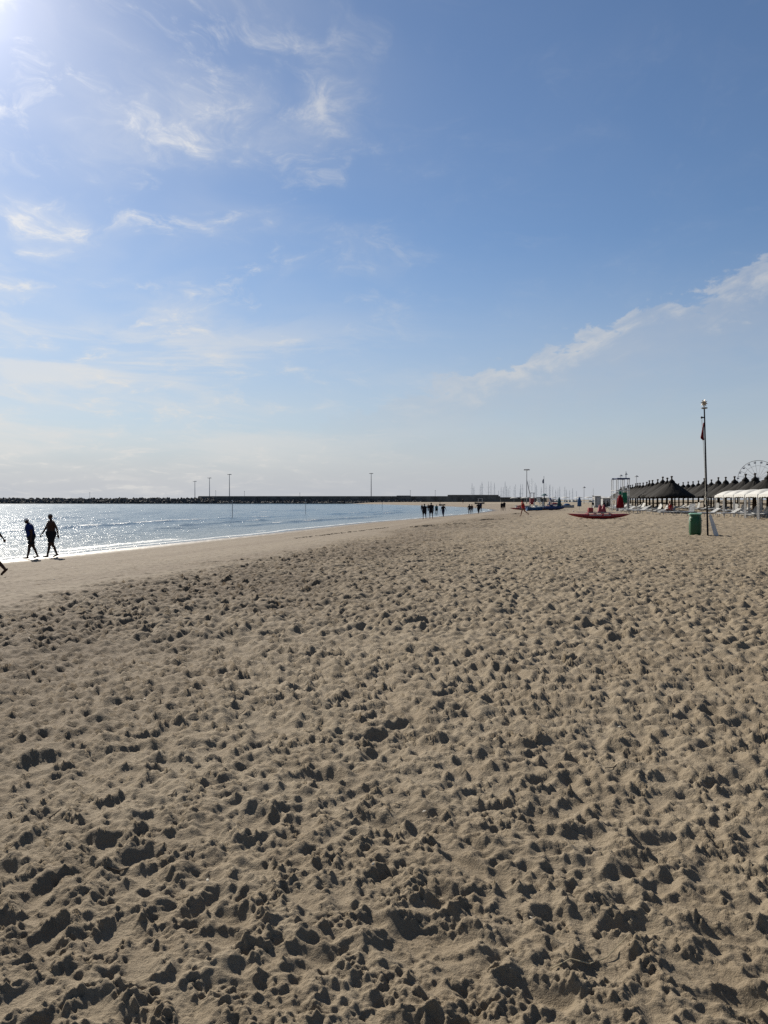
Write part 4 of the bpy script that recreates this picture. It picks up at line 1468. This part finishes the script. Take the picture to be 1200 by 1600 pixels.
def figure(pose, vox=.016, fingers=False, girth=1.0):
    """one continuous body of unit 1.75 m; returns mesh + a list of bones for dressing it"""
    P = dict(lean=0, turn=0, hipL=0, hipR=0, kneeL=5, kneeR=5, shL=5, shR=5, elL=12, elR=12, abL=8, abR=8, head=0, sit=0, footL=0, footR=0)
    P.update(pose)
    mb = MB()
    g = girth
    pel = Vector((0, 0, .95))
    lean = Matrix.Rotation(R(-P['lean']), 3, 'X')          # + leans forwards (+Y)
    def T(p):
        return pel + lean @ (Vector(p) - pel)
    bones = []
    def cap(a, b_, r1, r2, nm, n=10):
        a, b_ = Vector(a), Vector(b_)
        mb.tube(a, b_, r1, r2, n)
        mb.ell(a, (r1 * .99,) * 3, sub=1)
        mb.ell(b_, (r2 * .99,) * 3, sub=1)
        bones.append((nm, a, b_, r1, r2))
    secs = [(.84, .10, .09), (.90, .162, .118), (.97, .168, .125), (1.08, .150, .112), (1.18, .148, .112), (1.28, .165, .122), (1.37, .175, .112), (1.43, .15, .085), (1.48, .075, .065)]
    rings = []
    for z, a, b_ in secs:
        rings.append([T((a * g * math.cos(q), b_ * g * math.sin(q) * (1.0 if math.sin(q) < 0 else 1.05), z)) for q in np.linspace(0, 2 * math.pi, 18, endpoint=False)])
    mb.loft(rings)
    bones.append(('torso', T((0, 0, 1.0)), T((0, 0, 1.40)), .15, .15))
    bones.append(('pelvis', Vector((0, 0, .88)), Vector((0, 0, .98)), .15, .15))
    cap(T((0, 0, 1.44)), T((0, .012, 1.54)), .058, .052, 'neck')
    hrot = Matrix.Rotation(R(-P['head']), 3, 'X') @ Matrix.Rotation(R(P['turn']), 3, 'Z')
    hc = T((0, .02, 1.555))
    def Hd(p):
        return hc + lean @ hrot @ Vector(p)
    hm = (lean @ hrot).to_euler()
    mb.ell(Hd((0, .0, .085)), (.076, .095, .105), hm)
    mb.ell(Hd((0, .035, .035)), (.055, .062, .065), hm)
    mb.ell(Hd((0, .098, .06)), (.014, .022, .022), hm, 1)
    mb.ell(Hd((0, .088, .022)), (.024, .014, .010), hm, 1)
    mb.ell(Hd((0, .088, .105)), (.05, .012, .010), hm, 1)
    for s_ in (-1, 1):
        mb.ell(Hd((s_ * .077, -.005, .07)), (.012, .022, .032), hm, 1)
    bones.append(('head', Hd((0, 0, .02)), Hd((0, 0, .13)), .09, .09))
    feet = []
    for s_, sd in ((-1, 'L'), (1, 'R')):
        hip = Vector((s_ * .09 * g, 0, .90))
        h_ = R(P['hip' + sd])
        k_ = R(P['knee' + sd])
        spl = s_ * .03
        th = Vector((spl * .6, math.sin(h_), -math.cos(h_))).normalized()
        kn = hip + th * .42
        sh_a = h_ - k_
        shv = Vector((spl * .3, math.sin(sh_a), -math.cos(sh_a))).normalized()
        an = kn + shv * .415
        cap(hip, kn, .088 * g, .055 * g, 'thigh' + sd)
        mid = kn + shv * .13 + Vector((0, -.012, 0))
        cap(kn, mid, .054, .056, 'calf' + sd)
        cap(mid, an, .056, .036, 'calf' + sd)
        fa = sh_a * .35 + R(P['foot' + sd])
        fd = Vector((s_ * .12, math.cos(fa), math.sin(fa))).normalized()
        fu = Vector((0, -math.sin(fa), math.cos(fa)))
        cap(an - fd * .035 - fu * .042, an + fd * .08 - fu * .050, .034, .034, 'foot' + sd)
        cap(an + fd * .08 - fu * .050, an + fd * .165 - fu * .058, .036, .024, 'foot' + sd)
        feet.append((an - fu * .08).z)
        feet.append((an + fd * .165 - fu * .082).z)
        so = T((s_ * .185 * (.5 + .5 * g), 0, 1.405))
        a1 = R(P['sh' + sd]) + R(P['lean']) * .5
        ab = R(P['ab' + sd])
        uv = Vector((s_ * math.sin(ab), math.sin(a1) * math.cos(ab), -math.cos(a1) * math.cos(ab)))
        elb = so + uv * .29
        a2 = a1 + R(P['el' + sd])
        fv = Vector((s_ * math.sin(ab) * .6, math.sin(a2) * math.cos(ab), -math.cos(a2) * math.cos(ab))).normalized()
        wr_ = elb + fv * .25
        cap(so, elb, .052, .040, 'uparm' + sd)
        cap(elb, wr_, .040, .027, 'forearm' + sd)
        # hand: palm plus five bent fingers
        side_ = fv.cross(Vector((s_, 0, 0))).normalized()
        nrm = Vector((-s_, 0, 0))
        palm = wr_ + fv * .05
        mb.box(palm + fv * .005, (.028, .078, .09), (fv.to_track_quat('-Z', 'X').to_matrix()).to_euler())
        bones.append(('hand' + sd, wr_, wr_ + fv * .16, .03, .02))
        for q, ln in ((-.030, .066), (-.010, .080), (.011, .076), (.030, .060)):
            b0 = wr_ + fv * .085 + side_ * q
            b1 = b0 + (fv + nrm * .15) * ln * .5
            b2 = b1 + (fv * .8 + nrm * .6) * ln * .5
            mb.path([b0, b1, b2], [.0095, .009, .0075], 6)
        t0 = wr_ + fv * .03 + side_ * (.036)
        mb.path([t0, t0 + (side_ * .6 + fv * .7) * .035, t0 + (side_ * .5 + fv * .9) * .07], [.012, .011, .009], 6)
    bmesh.ops.recalc_face_normals(mb.bm, faces=mb.bm.faces)
    me = bpy.data.meshes.new('raw')
    mb.bm.to_mesh(me)
    mb.bm.free()
    ob = bpy.data.objects.new('raw', me)
    COL.objects.link(ob)
    rm = ob.modifiers.new('r', 'REMESH')
    rm.mode = 'VOXEL'
    rm.voxel_size = .010 if fingers else vox
    sm = ob.modifiers.new('s', 'SMOOTH')
    sm.factor = .5
    sm.iterations = 2 if fingers else 3
    dg = bpy.context.evaluated_depsgraph_get()
    ev = bpy.data.meshes.new_from_object(ob.evaluated_get(dg))
    bpy.data.objects.remove(ob)
    zmin = min(feet)
    n_ = len(ev.vertices)
    co = np.empty(n_ * 3, np.float32)
    ev.vertices.foreach_get('co', co)
    co = co.reshape(-1, 3)
    no = np.empty(n_ * 3, np.float32)
    ev.vertices.foreach_get('normal', no)
    no = no.reshape(-1, 3)
    best = np.full(n_, 9.0)
    tagv = np.zeros(n_, int)
    par = np.zeros(n_)
    for i, (nm, a, b_, r1, r2) in enumerate(bones):
        a, b_ = np.array(a), np.array(b_)
        d = b_ - a
        t = np.clip(((co - a) @ d) / (d @ d), 0, 1)
        dist = np.linalg.norm(co - a - t[:, None] * d, axis=1) - (r1 + (r2 - r1) * t)
        u = dist < best
        best[u] = dist[u]
        tagv[u] = i
        par[u] = t[u]
    names = np.array([b_[0] for b_ in bones])[tagv]
    zloc = (co - np.array(Hd((0, 0, .085)))) @ np.array(lean @ hrot)      # head-local coordinates
    co[:, 2] -= zmin
    ev.vertices.foreach_set('co', co.ravel())
    faces = np.array([p.vertices[:] for p in ev.polygons])
    smooth(ev)
    return dict(me=ev, co=co, no=no, names=names, par=par, faces=faces, head=zloc)


def garment(F, mask, off, m, name):
    f = F['faces'][mask[F['faces']].all(1)]
    if len(f) == 0:
        return None
    used, inv = np.unique(f.ravel(), return_inverse=True)
    co = F['co'][used] + F['no'][used] * off
    me = bpy.data.meshes.new(name)
    me.from_pydata(co.tolist(), [], inv.reshape(-1, 4).tolist())
    me.materials.append(m)
    smooth(me)
    return me


def masks(F):
    nm, par, h = F['names'], F['par'], F['head']
    i = lambda *k: np.isin(nm, k)
    return dict(
        shirt=i('torso', 'pelvis') & (F['co'][:, 2] > .93) | (i('uparmL', 'uparmR') & (par < .55)),
        vest=i('torso', 'pelvis') & (F['co'][:, 2] > .93),
        shorts=i('pelvis') | (i('thighL', 'thighR') & (par < .72)) | (i('torso') & (F['co'][:, 2] < 1.06)),
        briefs=i('pelvis') | (i('thighL', 'thighR') & (par < .16)) | (i('torso') & (F['co'][:, 2] < .98)),
        trousers=i('pelvis', 'thighL', 'thighR') | (i('calfL', 'calfR')) | (i('torso') & (F['co'][:, 2] < 1.04)),
        hair=i('head') & ((h[:, 2] > .045) | ((h[:, 1] < -.015) & (h[:, 2] > -.06))),
        cap=i('head') & (h[:, 2] > .028),
        dress=i('torso', 'pelvis') | (i('thighL', 'thighR') & (par < .8)))


def person(x, y, heading, H, pose, skin, wear, label, group=None, fingers=False, girth=1.14, z=None, vox=.022):
    F = figure(pose, vox, fingers, girth)
    t = empty('person', (x, y, (ground(x, y) if z is None else z)), R(heading), label=label, cat='person', group=group)
    s_ = H / 1.75
    t.scale = (s_, s_, s_)
    F['me'].materials.append(skin)
    F['me'].name = 'body'
    link('body', F['me'], t)
    mk = masks(F)
    for kind, m, off in wear:
        me = garment(F, mk[kind], off, m, kind)
        if me:
            link({'cap': 'cap', 'hair': 'hair'}.get(kind, kind), me, t)
    return t


WALK1 = dict(hipL=24, kneeL=4, hipR=-20, kneeR=14, shL=-16, shR=20, elL=14, elR=22, footR=-12)
WALK2 = dict(hipR=22, kneeR=6, hipL=-18, kneeL=22, shR=-18, shL=18, elL=18, elR=14, footL=-16)
STAND = dict(hipL=4, hipR=-5, kneeL=3, kneeR=4, shL=4, shR=-4)
NAR = dict(hipL=12, kneeL=8, hipR=-10, kneeR=14, shL=-8, shR=10)

person(-13.25, 30.55, 138, 1.74, dict(hipL=18, kneeL=6, hipR=-16, kneeR=8, shL=-20, shR=18, elL=16, elR=12, abL=20, abR=20, head=8, footR=-8, turn=20), SKIN,
       [('shorts', CL['black'], .030), ('hair', HAIR_G, .012)], 'bare chested man in black shorts walking at the water edge', None, True, 1.30)
w = person(-13.72, 29.85, 128, 1.60, dict(lean=11, head=24, hipL=15, kneeL=4, hipR=-15, kneeR=8, shL=-14, shR=-34, elL=14, elR=46, abL=6, abR=14, footR=-6), SKIN,
           [('shirt', CL['blue'], .022), ('shorts', CL['black'], .020), ('hair', HAIR_G, .010), ('cap', CL['white'], .020)], 'stooping walker in blue top and white cap at the water edge', None, True, 1.28)
person(-9.92, 19.0, 96, 1.74, dict(hipL=24, kneeL=4, hipR=-26, kneeR=16, shL=10, shR=-44, elL=14, elR=12, abL=8, abR=18, footR=-24), SKIN,
       [('shorts', CL['black'], .025), ('hair', HAIR_D, .014)], 'walker cut off by the left edge with only arm and trailing foot showing', None, True, 1.05)

person(4.45, 84.5, 12, 1.70, NAR, SKIN, [('shirt', CL['black'], .035), ('shorts', CL['black'], .03), ('hair', HAIR_D, .02)], 'broad dark clothed walker, left one of the nearest pair by the water', 'walkers in the middle distance', girth=1.22)
person(5.25, 85.5, 8, 1.78, dict(hipL=10, kneeL=6, hipR=-8, kneeR=10, abL=14, abR=14), SKIN, [('shirt', CL['black'], .04), ('shorts', CL['black'], .03), ('hair', HAIR_D, .016)], 'broad dark shirted walker, right one of the nearest pair by the water', 'walkers in the middle distance', girth=1.24)
person(7.55, 98.0, 15, 1.66, dict(WALK2, abR=26), SKIN, [('shirt', CL['black'], .02), ('trousers', CL['navy'], .018), ('hair', HAIR_D, .016)], 'slim walker in navy trousers swinging one arm, right of the nearest pair', 'walkers in the middle distance')
person(8.75, 128, 190, 1.65, NAR, SKIN, [('shirt', CL['teal'], .025), ('shorts', CL['black'], .025), ('hair', HAIR_D, .016)], 'wader in dark shirt standing in the water behind the slim walker', 'people wading', z=-.20)
person(8.2, 166, 20, 1.70, STAND, SKIN, [('briefs', CL['navy'], .012), ('hair', HAIR_D, .016)], 'far wader left of the nearest walking pair', 'people wading', z=-.45)
person(9.9, 172, 160, 1.70, STAND, SKIN, [('briefs', CL['black'], .012), ('hair', HAIR_D, .016)], 'far wader between the nearest walking pair', 'people wading', z=-.45)
person(13.45, 121, 185, 1.66, dict(abL=24, abR=20, **NAR), SKIN, [('vest', CL['black'], .015), ('briefs', CL['black'], .016), ('hair', HAIR_D, .016)], 'person in black swimsuit wading at the water edge, arms held out', 'walkers farther along the shore', z=-.06)
person(14.75, 120, 10, 1.75, dict(abL=26, **WALK2), SKIN, [('shirt', CL['black'], .025), ('trousers', CL['black'], .022), ('hair', HAIR_D, .016)], 'walker all in black, left one of the pair at the tip of the water', 'walkers farther along the shore')
person(18.0, 143, 12, 1.72, NAR, SKIN, [('shirt', CL['navy'], .025), ('shorts', CL['black'], .025), ('hair', HAIR_D, .016)], 'walker in navy half hidden behind the walker all in black', 'walkers farther along the shore')
person(15.9, 139, 190, 1.68, STAND, SKIN, [('briefs', CL['navy'], .012), ('hair', HAIR_D, .016)], 'wader behind the person in black swimsuit', 'people wading', z=-.25)
person(22.7, 148, 10, 1.68, NAR, SKIN, [('shirt', CL['black'], .03), ('shorts', CL['black'], .025), ('hair', HAIR_D, .016)], 'shorter left one of the couple walking close together', 'walkers farther along the shore', girth=1.1)
person(23.25, 148.5, 10, 1.82, NAR, SKIN, [('shirt', CL['black'], .03), ('shorts', CL['black'], .025), ('cap', CL['black'], .02)], 'taller right one of the couple walking close together', 'walkers farther along the shore', girth=1.1)
person(12.94, 71.5, 82, 1.60, dict(lean=6, hipL=20, kneeL=8, hipR=-28, kneeR=28, shL=18, shR=26, elL=28, elR=36, footR=-25, head=10), SKIN2, [('vest', CL['red'], .010), ('briefs', CL['red'], .012), ('hair', HAIR_D, .02)], 'woman in red swimsuit striding left over the sand')
person(36.2, 133, 20, 1.72, NAR, SKIN, [('shirt', CL['white'], .025), ('trousers', CL['black'], .022), ('hair', HAIR_D, .016)], 'person in white shirt and dark trousers by the grey cabins')
person(29.5, 287, 0, 1.72, STAND, SKIN, [('shorts', CL['black'], .02), ('hair', HAIR_D, .016)], 'tiny standing figure on the far beach beyond the bay', 'figures on the far beach')
person(21.3, 292, 90, 1.72, STAND, SKIN, [('shirt', CL['black'], .02), ('shorts', CL['black'], .02), ('hair', HAIR_D, .016)], 'tiny dark figure on the far beach beside the beached dark boat', 'figures on the far beach')
SIT = dict(hipL=85, hipR=80, kneeL=80, kneeR=75, shL=25, shR=22, elL=35, elR=40, lean=4)
def chair(x, y, rz, label, m):
    t = empty('folding_chair', (x, y, ground(x, y)), R(rz), label=label, cat='chair')
    for s_ in (-.25, .25):
        MB().tube((s_, -.25, 0), (s_, .25, .45), .016, n=6).tube((s_, .25, 0), (s_, -.28, .92), .016, n=6).build('leg', M_STEEL, t)
    MB().box((0, 0, .43), (.5, .46, .03)).build('seat', m, t, False)
    MB().box((0, -.26, .70), (.5, .03, .42), (R(12), 0, 0)).build('backrest', m, t, False)
    return t


for x, y, rz, skn, lb in ((34.4, 120, 60, SKIN, 'left dark figure seated on a chair before the low grey cabin'), (35.2, 120.8, 70, SKIN, 'right dark figure seated on a chair beside the lifeguard tower'),):
    chair(x, y, rz, lb.replace('dark figure seated on a chair', 'folding chair under a dark seated figure'), CL['navy'])
    p_ = person(x, y, rz, 1.72, SIT, skn, [('shirt', CL['black'], .02), ('shorts', CL['black'], .02), ('hair', HAIR_D, .016)], lb, 'seated figures')
    p_.location.z = ground(x, y) - .04
sx_, sy_ = 29.9, 80.2
chair(sx_, sy_, 70, 'folding chair under the sunburnt sitter beneath the nearest thatched umbrella', CL['red'])
p_ = person(sx_, sy_, 70, 1.70, SIT, SKIN2, [('briefs', CL['red'], .014), ('hair', HAIR_D, .016)], 'sunburnt sitter beneath the nearest thatched umbrella')
p_.location.z = ground(sx_, sy_) - .04

# ------------------------------------------------------------------ small things on the sand
M_WEED = mat('dry_seaweed', (.030, .022, .014), .9, .5, 30.0)
def weed(segs, name):
    V, F_ = [], []
    rw = random.Random(8)
    for (x0, y0, x1, y1, nn, wd) in segs:
        for k in range(nn):
            t = rw.random()
            x = x0 + (x1 - x0) * t + rw.gauss(0, wd)
            y = y0 + (y1 - y0) * t + rw.gauss(0, wd)
            zz = sand_z(x, y)
            a = rw.uniform(0, 6.28)
            L_ = rw.uniform(.05, .22)
            w_ = rw.uniform(.012, .04)
            i0 = len(V)
            for q in range(4):
                u = q / 3 - .5
                hh = zz + .012 + .04 * rw.random()
                c0, s0 = math.cos(a + u), math.sin(a + u)
                V.append((x + c0 * u * L_ - s0 * w_, y + s0 * u * L_ + c0 * w_, hh))
                V.append((x + c0 * u * L_ + s0 * w_, y + s0 * u * L_ - c0 * w_, hh - .008))
            for q in range(3):
                F_.append((i0 + 2 * q, i0 + 2 * q + 1, i0 + 2 * q + 3, i0 + 2 * q + 2))
    me = bpy.data.meshes.new(name)
    me.from_pydata(V, [], F_)
    me.materials.append(M_WEED)
    return link(name, me)


o = weed([(1.7, 45.6, 2.6, 46.6, 170, .12), (2.6, 46.6, 3.3, 47.5, 60, .1), (4.0, 48.6, 5.3, 50.0, 90, .12), (7.3, 58.2, 8.3, 60.2, 150, .15), (8.3, 60.2, 9.8, 62.0, 90, .15), (14.2, 84, 15.2, 86, 80, .2), (-3.6, 39.6, .2, 49.0, 130, .12), (-4.4, 37.5, -3.6, 39.6, 30, .1)], 'seaweed_line')
tag(o, 'dark broken line of washed up seaweed along the smooth sand', 'seaweed', kind='stuff')
M_SHELL = mat('bleached_shell', (.40, .37, .31), .7, .15, 40.0)
sh_me = MB()
rings = []
for i in range(7):
    t = i / 6
    rings.append([(t * .022 * math.sin(q), .002 + t * .022 * math.cos(q) * .9, .007 * (1 - t * t) + .0006 * math.sin(9 * q)) for q in np.linspace(-1.3, 1.3, 9)])
sh_me.loft(rings, cap=False, closed=False)
sh_me = sh_me.mesh('shell', M_SHELL)
for x, y, s_ in ((-.73, 3.18, .55), (.55, 2.86, .5), (-.05, 3.22, .45), (-1.9, 6.1, .7), (.20, 3.85, .55), (1.6, 5.2, .6), (-2.6, 5.0, .6), (2.9, 7.3, .8), (-4.0, 8.6, 1.0), (-6.9, 16.0, 1.5), (-4.9, 12.6, 1.3), (-8.5, 21.0, 1.8)):
    o = link('shell', sh_me, None, (x, y, sand_z(x, y) + .003), (rg.uniform(-.3, .3), rg.uniform(-.3, .3), rg.uniform(0, 6)))
    o.scale = (s_,) * 3
    tag(o, 'tiny bleached shell lying on the trampled sand', 'shell', 'shells scattered on the sand')
M_STRAW = mat('dry_straw', (.46, .38, .24), .8, .2, 30.0)
pts = [(.56, 2.54), (.63, 2.57), (.70, 2.59), (.77, 2.63), (.83, 2.68), (.88, 2.73)]
mb = MB().path([(x, y, sand_z(x, y) + .012 + .006 * math.sin(i * 2)) for i, (x, y) in enumerate(pts)], .0022, 5)
o = mb.build('straw', M_STRAW)
tag(o, 'thin curved piece of pale straw on the near sand', 'straw')

M_TWIG = mat('grey_driftwood', (.10, .08, .06), .9, .3, 30.0)
for k in range(11):
    x, y = rg.uniform(-2.6, 2.6), rg.uniform(2.6, 8.5)
    a = rg.uniform(0, 3.14)
    L_ = rg.uniform(.04, .11)
    P3 = [(x + math.cos(a + .2 * q) * L_ * q, y + math.sin(a + .2 * q) * L_ * q) for q in (-.5, 0, .5)]
    mb = MB().path([(p[0] - x, p[1] - y, sand_z(*p) - sand_z(x, y) + .006) for p in P3], [.0025, .0035, .002], 5)
    o = mb.build('twig', M_TWIG)
    o.location = (x, y, sand_z(x, y))
    tag(o, 'short grey twig washed onto the near sand', 'twig', 'twigs scattered on the sand')
